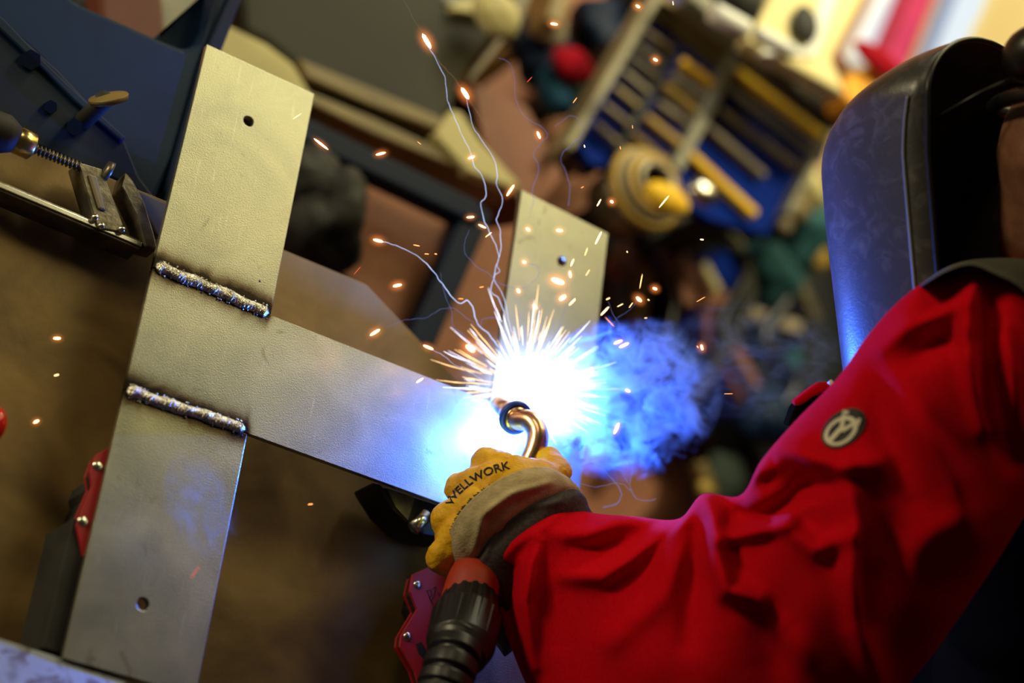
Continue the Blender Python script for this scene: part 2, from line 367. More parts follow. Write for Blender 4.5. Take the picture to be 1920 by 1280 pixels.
# ------------------------------------------------------------------ magnets and blocks under the frame
def magnet(name, label, outl, rivets, ztop, zbot, marks=None):
    t = thing(name, label, 'magnet', 'red welding magnets')
    up = [Z(x, y, ztop) for x, y in outl]
    cen = sum(up, Vector())/len(up)
    sp0 = MB().prism(up, Vector((0, 0, -.003))).build('side_plate', redp, t, bevel=.0005)
    low = [Vector((cen.x+(p.x-cen.x)*.95, cen.y+(p.y-cen.y)*.95, ztop-.011)) for p in up]
    MB().prism(low, Vector((0, 0, -.003))).build('side_plate', redp, t, bevel=.0005)
    core = [Vector((cen.x+(p.x-cen.x)*.90, cen.y+(p.y-cen.y)*.90, ztop-.003)) for p in up]
    MB().prism([Vector((cen.x+(p.x-cen.x)*.6, cen.y+(p.y-cen.y)*.6, ztop-.014)) for p in up], Vector((0, 0, -(ztop-.014-zbot)))).build('foot', blackm, t)
    MB().prism(core, Vector((0, 0, -.008))).build('magnet_core', blackm, t)
    for x, y in rivets:
        q = Z(x, y, ztop); MB().ball(q, .0042, 16, 8, (1, 1, .45)).build('rivet', silver, sp0, True)
    return t
magnet('welding_magnet', 'red steel welding magnet with two rivets showing left of the lower left plate',
       [(212, 835), (180, 852), (168, 885), (172, 912), (152, 958), (143, 985), (156, 1042), (300, 1090), (330, 880)], [(183, 873), (155, 977)], ZH-TH-.001, ZT+.001)
mg = magnet('welding_magnet', 'red steel welding magnet with pencil marks beside the torch handle',
       [(860, 1045), (806, 1062), (774, 1076), (768, 1108), (782, 1142), (752, 1192), (750, 1212), (778, 1260), (800, 1330), (1000, 1330), (1010, 1100)], [(783, 1096), (764, 1193)], ZH-.030, ZT+.001)
mk = MB()
def stroke(mb, pts, wpx, z):
    for i in range(len(pts)-1): bar_px(pts[i], pts[i+1], wpx, z, .0003, mb)
zz = ZH-.030+.0003
stroke(mk, [(800, 1106), (811, 1133)], 1.6, zz); stroke(mk, [(800, 1108), (808, 1105), (810, 1115), (805, 1120)], 1.6, zz)
stroke(mk, [(811, 1104), (818, 1100), (814, 1118), (808, 1126), (813, 1135)], 1.6, zz); stroke(mk, [(822, 1111), (825, 1117)], 2, zz)
mk.build('pencil_mark', ink, mg)
poly_px([(780, 1207), (790, 1203), (797, 1215), (803, 1232), (796, 1236), (785, 1225)], zz, .0004).build('marker_blot', ink, mg)
o = MB().box((-.0005+.012, -.218, ZT+.0275), Vector((.025, 0, 0)), Vector((0, .052, 0)), Vector((0, 0, .0275))).build('shade_block', blackm, bevel=.001)  # black block added where shade falls under the frame corner
tag(o, 'black block added for the shade under the bottom left corner of the frame', 'block')
# black clamp under the crossbar
t = thing('black_clamp', 'black clamp body standing on the table under the crossbar beside the glove', 'clamp')
poly_px([(700, 900), (810, 935), (850, 950), (845, 1010), (795, 1002), (768, 985), (735, 955)], ZT+.045, .04).build('clamp_body', blackp, t, bevel=.004)
poly_px([(725, 915), (778, 932), (765, 975), (742, 950)], ZT+.0465, .002).build('side_plate', darksteel, t)
MB().tube([Z(800, 965, ZT+.05), Z(775, 990, ZT+.05)], .006, 12).build('bolt', silver, t, True)
# rusty bar at the lower left, tilted towards the arc
a = Z(-60, 1176, ZH-.004); b = Z(330, 1302, ZH-.004)
d = (b-a).normalized(); n = Vector((d.y, -d.x, 0)); 
if n.y > 0: n = -n
tl = (n*math.cos(.50)+ZU*math.sin(.50)); tn = (ZU*math.cos(.50)-n*math.sin(.50))
o = MB().box((a+b)/2+tl*.10-tn*.004, d*.13, tl*.10, tn*.004).build('scratched_steel_offcut', rust, bevel=.001)
tag(o, 'scratched steel offcut lit blue in the bottom left corner', 'steel plate')
# leg block propping the offcut
o = MB().box((a+b)/2+n*.12+Vector((0, 0, -(ZH-ZT)/2+.0)), d*.05, n*.02, ZU*.032).build('prop_block', blackm)
tag(o, 'dark block propping the scratched steel offcut', 'block')

# ------------------------------------------------------------------ torch
tor = thing('welding_torch', 'copper-necked welding torch with a blue collar held in the yellow glove', 'welding torch')
tip = Z(934, 756, ZH+.013); dt = depth(tip)
nb = P(969, 785, 1.672)
nax = (nb-tip).normalized()
neck = catmull([tip.lerp(nb, .55), nb, P(994, 790, 1.662), P(1008, 812, 1.655), P(1004, 840, 1.650), P(990, 872, 1.645), P(965, 925, 1.635)], 10)
MB().tube(neck, .0094, 24).build('neck', copper, tor, True)
MB().tube([tip, tip.lerp(nb, .15), tip.lerp(nb, .8)], [.0072, .0082, .0090], 24).build('nozzle', copper, tor, True)
cpt = tip.lerp(nb, .93); rg = MB(); 
aa = nax.orthogonal().normalized(); bb = nax.cross(aa); pr = [(-.003, .0095), (-.003, .0142), (-.0015, .0154), (.0015, .0154), (.003, .0144), (.003, .0124), (.0012, .0116), (.0012, .0095)]
v = []; f = []
for k in range(48):
    h = 2*math.pi*k/48
    for x, r in pr: v.append(cpt+nax*x+(aa*math.cos(h)+bb*math.sin(h))*r)
m_ = len(pr)
for k in range(48):
    for j in range(m_): f.append((k*m_+j, k*m_+(j+1) % m_, ((k+1) % 48)*m_+(j+1) % m_, ((k+1) % 48)*m_+j))
obj('collar', v, f, bluering, tor, True)
MB().tube([cpt-nax*.001, cpt+nax*.0045], .0108, 24).build('insulator', copper, tor, True)
hA = P(965, 925, 1.635); hB = P(875, 1135, 1.545)
MB().tube(catmull([hA, P(925, 1010, 1.60), P(893, 1078, 1.565), hB], 8), [.013+.009*min(1, i/18) for i in range(25)], 24).build('handle', orangeh, tor, True)
# cable connector with ribs, then ribbed hose
cA = P(884, 1118, 1.552); cB = P(858, 1232, 1.50)
ax = (cB-cA).normalized(); a1 = ax.orthogonal().normalized(); b1 = ax.cross(a1); L_ = (cB-cA).length
v = []; f = []; NS = 96
prof = [(0, .016), (.01, .0215), (.30, .0250), (.34, .0275), (.80, .0275), (.86, .0262), (1.0, .0225), (1.02, .019)]
for t_, r_ in prof:
    for k in range(NS):
        h = 2*math.pi*k/NS; rr = r_*(1.03 if (k % 6) < 3 and t_ < .5 else 1.0); v.append(cA+ax*(t_*L_)+(a1*math.cos(h)+b1*math.sin(h))*rr)
for i in range(len(prof)-1):
    for k in range(NS): f.append((i*NS+k, i*NS+(k+1) % NS, (i+1)*NS+(k+1) % NS, (i+1)*NS+k))
f += [tuple(range(NS)), tuple(range((len(prof)-1)*NS, len(prof)*NS))]
obj('connector', v, f, blackp, tor, bevel=.0004)
hp = catmull([P(868, 1180, 1.515), P(848, 1240, 1.49), P(825, 1310, 1.47), P(790, 1400, 1.44), P(740, 1520, 1.40), P(690, 1700, 1.36)], 40)
rr = []; s_ = 0
for i, p in enumerate(hp):
    if i: s_ += (p-hp[i-1]).length
    ph = (s_/.0145) % 1; rr.append(.0185+.0030*(1 if ph > .35 else math.sin(ph/.35*math.pi)*-.4))
MB().tube(hp, rr, 32).build('hose', blackp, tor, True)

# small steel tube lying on the right-hand plate
q0 = Z(1030, 796, ZH+.009); q1 = Z(1089, 833, ZH+.009); dd = (q1-q0).normalized(); e1 = dd.orthogonal().normalized(); e2 = dd.cross(e1)
v = []; f = []
for x, r in [(0, .0070), (1, .0070), (1, .0054), (0, .0054)]:
    for k in range(32): v.append(q0.lerp(q1, x)+(e1*math.cos(k*math.pi/16)+e2*math.sin(k*math.pi/16))*r)
for i in range(4):
    for k in range(32): f.append((i*32+k, i*32+(k+1) % 32, ((i+1) % 4)*32+(k+1) % 32, ((i+1) % 4)*32+k))
o = obj('steel_tube', v, f, silver, None, True); tag(o, 'short open steel tube lying on the right plate beside the torch neck', 'tube')

# ------------------------------------------------------------------ F clamp at the left
cl = thing('bar_clamp', 'steel bar clamp with a threaded spindle lying at the back edge of the table', 'clamp')
zc = ZT+.028
A = Z(-60, 327, zc); B = Z(262, 462, zc); d = (B-A).normalized(); n = Vector((-d.y, d.x, 0))
MB().box((A+B)/2-ZU*.010, d*((B-A).length/2), n*.0045, ZU*.013).build('bar', darksteel, cl, bevel=.001)
MB().box((A+B)/2+ZU*.0035, d*((B-A).length/2), n*.0022, ZU*.0012).build('bar_highlight', silver, cl, bevel=.0006)  # silver strip painting the highlight along the top of the bar
zs = zc+.004
sA = Z(60, 277, zs); sB = Z(148, 312, zs); ds = (sB-sA).normalized()
th = []; rd = []; n_ = 150
for i in range(n_): th.append(sA.lerp(sB, i/(n_-1))); rd.append(.0036+.0011*math.cos(i/n_*12*2*math.pi))
MB().tube(th, rd, 16).build('spindle', darksteel, cl, True)
MB().tube([Z(28, 260, zs), Z(32, 262, zs), Z(60, 276, zs), Z(65, 278, zs)], [.010, .0118, .0112, .007], 20).build('ferrule', brass, cl, True)
MB().tube([Z(-120, 206, zs), Z(-60, 228, zs), Z(10, 252, zs), Z(30, 262, zs)], [.014, .017, .0165, .0115], 20).build('handle', blackm, cl, True)
def quadbox(name, pts, z, th, m, par, bv=.0015): return poly_px(pts, z, th).build(name, m, par, bevel=bv)
quadbox('sliding_arm', [(145, 302), (192, 316), (238, 438), (182, 428), (165, 370)], zc+.006, .022, darksteel, cl)
quadbox('arm_rib', [(166, 325), (182, 330), (200, 395), (186, 390)], zc+.0085, .003, tan, cl)
for (x, y) in [(178, 408), (190, 424), (228, 430)]: MB().ball(Z(x, y, zc+.007), .0035, 10, 6).build('stud', silver, cl, True)
quadbox('fixed_jaw', [(236, 322), (250, 338), (272, 380), (290, 440), (296, 468), (272, 462), (258, 410), (228, 350)], zc+.004, .022, darksteel, cl)
MB().tube([Z(196, 318, zs), Z(206, 324, zs)], [.0085, .0095], 16).build('swivel_pad', darksteel, cl, True)
quadbox('jaw_shoe', [(250, 352), (320, 384), (320, 440), (295, 440)], zc-.006, .012, greyst, cl)

# ------------------------------------------------------------------ blue machine, upper left
bm_ = thing('blue_machine', 'blue painted steel machine frame behind the table at the upper left', 'machine')
zb = .70
poly_px([(-80, -60), (60, -60), (150, 5), (300, 72), (345, 90), (372, 80), (395, 40), (410, -60), (470, -60), (385, 105), (330, 300), (280, 400), (225, 300), (150, 190), (60, 100), (-80, -20)], zb, .03).build('housing', bluep, bm_, bevel=.006)
poly_px([(-80, -40), (10, 40), (110, 130), (235, 262), (262, 330), (300, 380), (200, 330), (60, 270), (-80, 180)], zb+.022, .05).build('gusset', bluedk, bm_, bevel=.003)
poly_px([(-60, -25), (12, 38), (90, 120), (150, 178), (238, 258), (228, 266), (140, 190), (80, 130), (0, 55), (-60, 5)], zb+.026, .01).build('gusset_edge', bluep, bm_, bevel=.002)
for (x, y, r) in [(58, 112, .009), (140, 238, .0075), (95, 200, .006)]:
    MB().tube([Z(x, y, zb+.020), Z(x, y, zb+.029)], r, 6).build('bolt', bluedk, bm_)
poly_px([(452, -60), (476, -60), (395, 150), (340, 400), (285, 470), (325, 300), (378, 110)], zb+.005, .03).build('upright', bluedk, bm_, bevel=.002)
for (x, y) in [(-.35, .5), (.05, .62)]:
    pass
for (px, py) in [(40, 20), (330, 150)]:
    q = Z(px, py, zb-.03); MB().box((q.x, q.y, (zb-.03)/2), Vector((.02, 0, 0)), Vector((0, .02, 0)), ZU*((zb-.03)/2)).build('leg', bluedk, bm_)
t = thing('round_knob', 'tan round knob on a dark stem standing against the blue machine', 'knob')
q = Z(203, 180, zb+.075); q2 = Z(190, 215, zb)
kd = (UP*.93-RT*.12-FW*.36).normalized(); MB().tube([q-kd*.005, q-kd*.001, q], [.0160, .0172, .0165], 32).build('knob_top', ochre, t, True)
MB().tube([Vector((q.x, q.y, zb)), q-ZU*.006], .008, 16).build('stem', blackm, t, True)
# things in the opening at the top of the machine
t = thing('parts_bin', 'dark bin of parts showing in the opening of the blue machine', 'bin')
MB().prism([Z(x, y, .45) for x, y in [(130, -80), (420, -80), (400, 60), (380, 120), (150, 60)]], Vector((0, 0, -.04))).build('bin_floor', blackm, t)
o = MB().box(Z(235, 40, .48), Vector((.035, .01, 0)), Vector((-.01, .03, 0)), ZU*.02).build('red_part', mat('dull_red', (.10, .02, .01), None, .6), None, bevel=.006)
tag(o, 'dull red part inside the opening of the blue machine', 'machine part')
o = MB().ball(Z(245, 10, .48), .035, 16, 10, (1.2, .8, .5)).build('tan_part', tan, None, True); tag(o, 'tan lump in the opening of the blue machine', 'machine part')
o = MB().box(Z(310, 25, .47), Vector((.05, .01, 0)), Vector((-.01, .04, 0)), ZU*.02).build('grey_part', greyst, None, bevel=.006); tag(o, 'grey part right of the tan lump in the blue machine', 'machine part')

# ------------------------------------------------------------------ upper middle: olive cabinet with cream rim
cb = thing('olive_cabinet', 'dark olive steel cabinet with cream trim standing behind the left plate', 'cabinet')
zk = .42
poly_px([(440, -80), (960, -80), (950, 30), (880, 130), (845, 215), (820, 240), (640, 190), (560, 130), (500, 80), (455, 60)], zk, .42).build('body', olive, cb, bevel=.01)
for nm, pts, dz, m in [
    ('rim', [(400, 50), (430, 48), (500, 82), (550, 120), (592, 190), (560, 185), (470, 130), (395, 100)], .004, cream),
    ('rail', [(560, 108), (700, 165), (840, 225), (835, 248), (690, 195), (575, 145)], .006, ochre),
    ('lower_rail', [(575, 168), (700, 220), (850, 290), (975, 340), (975, 358), (850, 312), (700, 250), (585, 195)], .002, ochre),
    ('bracket', [(848, 205), (866, 210), (900, 262), (975, 345), (960, 352), (880, 322), (816, 252)], .010, cream),
    ('handle_rail', [(848, 5), (900, -5), (950, 22), (935, 32), (850, 20)], .012, cream)]:
    poly_px(pts, zk+dz, .02 if nm != 'lower_rail' else .06).build(nm, m, cb, bevel=.003)
poly_px([(820, -60), (960, -60), (950, 40), (905, 45), (830, 5)], zk+.003, .02).build('lid', greyst, cb, bevel=.003)
# posts to the right of the cabinet
t = thing('grey_post', 'pale olive post rising right of the olive cabinet', 'post')
bar_px((1000, -60), (955, 60), 34, .40, .4).build('post', tan, t, bevel=.003)
bar_px((955, 55), (880, 150), 9, .41, .02).build('rod', tan, t)
o = bar_px((1075, -60), (1040, 45), 42, .30, .3).build('olive_tube', ochre, None, bevel=.01); tag(o, 'olive square tube beside the bright cluster of rags', 'tube')
# coloured rags
def lump(name, px, py, r, z, m, label, cat, sc=(1, 1, .6), sd=0, group=None):
    c = Z(px, py, z); mb = MB().ball(c, r, 28, 18, sc)
    mb.v = [p+(p-c)*(.32*noise.noise(p*22+Vector((sd, 0, 0)))+.12*noise.noise(p*60)) for p in mb.v]
    o = mb.build(name, m, None, True); return tag(o, label, cat, group)
lump('red_rag', 1076, 122, .032, .28, redcl, 'crumpled red rag left of the blue bar rack', 'rag', (1.2, .8, .45), sd=2)
lump('blue_rag', 1042, 170, .036, .25, mat('blue_rag', (.01, .10, .20), None, .8), 'crumpled blue rag below the red rag', 'rag', sd=5)
lump('dark_rag', 1010, 100, .055, .22, bluedk, 'dark navy bundle left of the red rag', 'rag', sd=9)
lump('pale_scrap', 1035, 55, .022, .27, tan, 'pale scrap above the red rag', 'rag', sd=12)
lump('green_rag', 1098, 195, .028, .22, mat('green_rag', (.02, .05, .02), None, .8), 'dark green rag at the foot of the rack rail', 'rag', sd=13)
lump('dark_crate_cloth', 1130, 60, .06, .2, bluedk, 'dark blue cloth between the red rag and the bar rack', 'rag', sd=15)
lump('black_bundle', 1130, 190, .045, .12, blackm, 'black bundle under the rack rail', 'rag', sd=16)

# floor clutter between cabinet and table
lump('black_sack', 592, 405, .060, .46, blackm, 'black sack lying right of the upper left plate', 'sack', (1, 1.1, .9), 3)
lump('grey_rag', 650, 375, .018, .47, greyst, 'grey rag tuft on the side of the black sack', 'rag', (1, 1.5, .6), 21)
lump('black_lump', 566, 345, .045, .47, blackm, 'black bundle pressed against the edge of the upper left plate', 'sack', (1, 1, .9), 33)
terb = mat('terracotta_board', (.34, .13, .065), (.42, .17, .09), .7)
o = poly_px([(585, 300), (700, 330), (860, 400), (850, 450), (780, 690), (700, 560), (590, 470)], .40, .02).build('red_brown_board', terb, None, bevel=.003); tag(o, 'reddish brown board left of the navy cross bar', 'board')
o = poly_px([(905, 430), (985, 420), (960, 720), (770, 720), (800, 640)], .40, .02).build('red_brown_board', terb, None, bevel=.003); tag(o, 'reddish brown board between the navy cross bar and the right plate', 'board')
t = thing('navy_floor_frame', 'navy steel frame of two bars on the floor behind the middle of the picture', 'frame')
bar_px((560, 235), (900, 400), 52, .46, .03).build('bar', bluedk, t, bevel=.004)
bar_px((905, 385), (765, 700), 56, .455, .03).build('bar', bluedk, t, bevel=.004)
for (x, y) in [(600, 270), (880, 415), (790, 650)]:
    q = Z(x, y, .43); MB().box((q.x, q.y, .215), Vector((.012, 0, 0)), Vector((0, .012, 0)), ZU*.215).build('foot', bluedk, t)
t = thing('brown_cupboard', 'reddish brown cupboard behind the cream bracket', 'cupboard')
poly_px([(880, 150), (990, 200), (1060, 330), (1000, 400), (960, 360), (905, 270)], .34, .34).build('top', mat('brown_panel', (.20, .06, .025), None, .6), t, bevel=.004)
poly_px([(895, 262), (1000, 385), (994, 392), (888, 272)], .344, .008).build('edge', ochre, t)
lump('pale_rag', 930, 30, .03, .46, cream, 'pale rag on top of the olive cabinet', 'rag', sd=40)

# ------------------------------------------------------------------ bar rack
rk = thing('bar_rack', 'blue-backed metal rack of grey, tan and yellow bars behind the arc', 'rack')
zr = .36
poly_px([(1232, -30), (1400, 60), (1575, 210), (1545, 300), (1480, 350), (1440, 440), (1330, 410), (1210, 330), (1105, 305), (1085, 270)], zr, .02).build('back_panel', navy, rk, bevel=.002)
def rb(a, b, wpx, m, nm='bar', dz=.018, th=.014): return bar_px(a, b, wpx, zr+dz, th).build(nm, m, rk, bevel=.002)
rb((1245, -25), (1068, 275), 17, mat('rack_frame', (.20, .18, .10), (.28, .25, .14), .5), 'side_rail', .03, .05)
rb((1236, -12), (1400, 100), 20, ochre, 'top_rail', .03, .04)
rb((1390, 85), (1580, 225), 24, tan, 'top_rail', .026, .04)
rb((1270, 90), (1160, 285), 15, blackm, 'divider', .016, .02)
rb((1388, 95), (1270, 315), 24, greyst, 'divider', .024, .03)
rb((1575, 215), (1480, 400), 14, greyst, 'side_rail', .024, .03)
for a, b, wp, m in [((1210, 56), (1264, 93), 12, ochre), ((1196, 82), (1243, 116), 11, tan), ((1184, 105), (1235, 142), 12, tan), ((1171, 131), (1220, 172), 12, tan),
        ((1155, 161), (1201, 198), 12, ochre), ((1135, 194), (1184, 233), 11, ochre), ((1119, 230), (1161, 266), 11, ochre),
        ((1280, 112), (1342, 157), 15, yellow), ((1263, 138), (1325, 184), 13, tan), ((1247, 157), (1316, 213), 13, gold), ((1237, 190), (1293, 230), 13, tan),
        ((1214, 216), (1280, 269), 14, gold), ((1191, 249), (1253, 302), 13, gold), ((1171, 275), (1206, 304), 13, tan),
        ((1371, 121), (1545, 253), 19, yellow), ((1366, 160), (1525, 282), 17, greyst), ((1352, 203), (1499, 311), 14, tan), ((1325, 230), (1437, 328), 14, tan), ((1293, 282), (1420, 400), 18, yellow)]:
    rb(a, b, wp, m)
poly_px([(1225, 28), (1240, 22), (1372, 118), (1362, 140)], zr+.012, .01).build('brown_panel', mat('rack_brown', (.10, .075, .03), None, .6), rk)
for (x, y) in [(1215, 60), (1110, 270), (1500, 330), (1400, 380)]:
    q = Z(x, y, zr-.02); MB().box((q.x, q.y, (zr-.02)/2), Vector((.015, 0, 0)), Vector((0, .015, 0)), ZU*((zr-.02)/2)).build('leg', blackm, rk)
lump('rack_foot_block', 1088, 300, .022, .30, ochre, 'tan block at the lower corner of the bar rack', 'block', (1.2, 1, .6), 50)

# ------------------------------------------------------------------ things at the upper right
t = thing('cream_cupboard', 'cream cupboard with a dark round handle below the window', 'cupboard')
poly_px([(1480, -60), (1650, -60), (1560, 110), (1590, 180), (1500, 130), (1400, 75)], .50, .03).build('body', creamw, t, bevel=.006)
MB().ball(Z(1510, 45, .51), .022, 16, 10, (1, 1.4, .5)).build('handle', blackm, t, True)
poly_px([(1560, -60), (1590, -60), (1530, 105), (1430, 100), (1440, 85), (1510, 90)], .505, .01).build('trim', white, t)
def roll_(a, b, wpx, z, label):
    A = Z(*a, z); B = Z(*b, z); r = wpx*depth(A)/F/2; o = MB().tube([A, A.lerp(B, .04), A.lerp(B, .96), B], [r*.8, r, r, r*.8], 20).build('paper_roll', white, None, True); return tag(o, label, 'roll')
roll_((1335, 22), (1400, 58), 40, .56, 'white roll lying above the rack left of the other one')
roll_((1418, 62), (1485, 98), 32, .56, 'white roll lying nearer the helmet, end to end with another')
t = thing('shelf', 'grey shelf running between the bar rack and the cream cupboard', 'shelf')
bar_px((1300, -20), (1600, 215), 50, .43, .03).build('board', greyst, t, bevel=.003)
bar_px((1455, 120), (1580, 225), 26, .435, .02).build('dark_strip', olive, t)
for (x, y) in [(1320, 0), (1580, 200)]:
    q = Z(x, y, .40); MB().box((q.x, q.y, .20), Vector((.012, 0, 0)), Vector((0, .012, 0)), ZU*.20).build('leg', greyst, t)
t = thing('orange_box', 'orange box with a dark red lid on the shelf beside the helmet', 'box')
poly_px([(1588, 142), (1640, 116), (1712, 148), (1675, 190), (1625, 212), (1590, 190)], .50, .05).build('box_body', orange, t, bevel=.008)
o = lump('lid', 1642, 108, .024, .515, redcl, None, None, (1.7, .9, .4), 60); o.parent = t; 
lump('dark_lump', 1385, -15, .045, .5, blackm, 'dark bundle at the top edge above the white rolls', 'bundle', sd=61)
poly_px([(1230, -80), (1420, -80), (1330, 20), (1260, 0)], .30, .3).build('x', olive).name = 'dark_chest'
tag(bpy.data.objects['dark_chest'], 'dark olive chest at the top edge above the bar rack', 'chest')

# ------------------------------------------------------------------ clutter right of the right plate
t = thing('dark_bench', 'low black bench carrying clutter below the bar rack', 'bench')
poly_px([(1135, 330), (1330, 400), (1440, 430), (1600, 420), (1620, 760), (1480, 900), (1380, 860), (1270, 760), (1190, 700), (1150, 560)], .10, .03).build('bench_top', mat('bench_dark', (.012, .014, .014), (.03, .03, .026), .7, 0, 14), t, bevel=.004)
for (x, y) in [(1180, 400), (1560, 480), (1480, 820), (1230, 680)]:
    q = Z(x, y, .07); MB().box((q.x, q.y, .035), Vector((.015, 0, 0)), Vector((0, .015, 0)), ZU*.035).build('leg', blackm, t)
t = thing('yellow_pan', 'yellowed metal pan with shiny coils in it under the bar rack', 'pan')
c = Z(1238, 338, .41)
MB().tube([c-ZU*.10, c-ZU*.04, c-ZU*.038], [.046, .054, .050], 36).build('pan_body', darksteel, t, True)
MB().tube([(c.x, c.y, 0), (c.x, c.y, .005), (c.x, c.y, .006), (c.x, c.y, c.z-.10)], [.06, .06, .02, .02], 16).build('stand', blackm, t)
for i, (r, h, m) in enumerate([(.052, -.030, gold), (.044, -.022, tan), (.036, -.014, gold), (.026, -.008, darksteel)]):
    pts = [c+Vector((r*math.cos(a), r*math.sin(a), h)) for a in np.linspace(0, 2*math.pi, 41)]
    MB().tube(pts, .007, 8, cap=False).build('coil', m, t, True)
o = MB().ball(Z(1250, 372, .44), .020, 16, 10, (1.8, 1, .7)).build('yellow_cap', yellow, None, True); tag(o, 'yellow oval cap lying on the front of the coil pan', 'disc')  # yellow cap, shaped as a flattened ball
o = MB().ball(Z(1318, 362, .40), .018, 16, 10, (1.3, 1, .8)).build('silver_cup', silver, None, True); tag(o, 'shiny cup right of the yellow oval cap', 'cup')
lump('teal_bag', 1480, 420, .075, .16, teal, 'teal cloth bag left of the helmet', 'bag', (1, 1.1, 1), 70)
lump('teal_bag', 1440, 510, .06, .14, teal, 'teal cloth bundle below the larger teal bag', 'bag', (1, 1.1, .8), 71)
lump('cream_cloth', 1500, 345, .045, .26, cream, 'cream cloth draped over the teal bag', 'cloth', (1.3, .7, .5), 72)
lump('cream_cloth', 1437, 365, .026, .24, cream, 'small cream cloth left of the teal bag', 'cloth', (.8, 1.2, .5), 73)
lump('ochre_wad', 1495, 395, .02, .26, ochre, 'ochre wad resting on the teal bag', 'wad', sd=74)
lump('ochre_wad', 1468, 420, .018, .26, tan, 'pale wad under the ochre wad on the teal bag', 'wad', sd=75)
lump('orange_wad', 1535, 480, .022, .18, gold, 'orange wad close against the front of the helmet', 'wad', sd=76)
bx = [((1305, 545), .045, .04, 'brown', 'terracotta offcut with a pale edge in the middle of the bench'), ((1245, 495), .026, .05, 'brown', 'small terracotta offcut above the larger one'), ((1170, 490), .028, .03, 'brown', 'terracotta offcut beside the right plate'), ((1330, 625), .03, .03, 'brown', 'narrow terracotta offcut below the middle of the bench'), ((1380, 700), .04, .02, 'brown', 'dull terracotta offcut low on the bench')]
terr = mat('terracotta', (.24, .09, .045), (.30, .12, .06), .7)
for i, ((x, y), s, h, _, lb) in enumerate(bx):
    c = Z(x, y, .13+h/2); a = .3+i*.5
    u_ = Vector((math.cos(a), math.sin(a), 0)); v_ = Vector((-math.sin(a), math.cos(a), 0))
    tag(MB().box(c, u_*s, v_*s*.7, ZU*(h/2)).build('terracotta_offcut', terr, None, bevel=.003), lb, 'offcut', 'terracotta offcuts')
rnd = random.Random(5)
o = bar_px((1320, 490), (1350, 545), 20, .20, .02).build('cream_strip', cream, None, bevel=.003); tag(o, 'short cream strip on the edge of the largest terracotta offcut', 'strip')
scr = ['below the teal bundle', 'beside the orange wad', 'under the yellow pan', 'at the left end of the bench', 'near the middle of the bench', 'by the lowest terracotta offcut', 'at the lower right of the bench', 'behind the smoke', 'close to the jacket collar', 'beside the small terracotta offcut', 'at the bench corner nearest the sleeve', 'next to the cream strip', 'just right of the right plate', 'left of the small blue cloth']
cs = [ochre, tan, greyst, olive, cream, bluedk, teal, gold, olive, tan, ochre, bluedk, greyst, ochre]
ps = [(1395, 545), (1500, 540), (1270, 430), (1180, 440), (1360, 440), (1400, 640), (1480, 690), (1200, 560), (1510, 760), (1280, 470), (1320, 900), (1365, 600), (1165, 560), (1440, 600)]
for i in range(14):
    a = rnd.random()*3; c = Z(*ps[i], .15); u_ = Vector((math.cos(a), math.sin(a), .2)).normalized(); v_ = ZU.cross(u_).normalized()
    L0 = .02+rnd.random()*.04
    tag(MB().box(c, u_*L0, v_*.011, u_.cross(v_)*.009).build('metal_scrap', cs[i], None, bevel=.003), 'scrap piece '+scr[i], 'scrap', 'scraps on the bench')
for i, (pts, lb) in enumerate([([(1180, 360), (1215, 470), (1260, 560), (1240, 660)], 'black cable dropping past the small terracotta offcut'), ([(1330, 420), (1400, 500), (1350, 620), (1420, 760)], 'black cable winding across the middle of the bench'), ([(1480, 560), (1430, 640), (1490, 720), (1440, 800)], 'black cable curling near the jacket collar'), ([(1300, 440), (1370, 460), (1400, 560), (1330, 700), (1290, 760)], 'grey hose looped over the bench')]):
    tag(MB().tube(catmull([Z(x, y, .17) for x, y in pts], 10), .008+.002*i, 10).build('cable', blackp if i < 3 else olive, None, True), lb, 'cable')
lump('blue_cloth', 1440, 780, .05, .16, bluep, 'blue cloth at the lower end of the bench', 'cloth', sd=80)
lump('green_bundle', 1345, 905, .05, .1, mat('dark_green', (.010, .022, .014), None, .8), 'dark green bundle above the sleeve at the elbow fold', 'bundle', (1, 1, .7), 81)
lump('yellow_wad', 1320, 915, .012, .2, gold, 'small yellow wad on the dark green bundle', 'wad', sd=82)
lump('navy_cloth', 1345, 510, .035, .16, navy, 'small navy cloth between the pan and the teal bundle', 'cloth', sd=83)
# red knob at the left border
o = MB().ball(Z(-14, 797, ZT+.03), .0125, 20, 12, (.8, 1.2, 1.2)).build('red_knob', mat('red_gloss', (.55, .01, .005), None, .2), None, True); tag(o, 'glossy red knob at the left border on the table', 'ball')

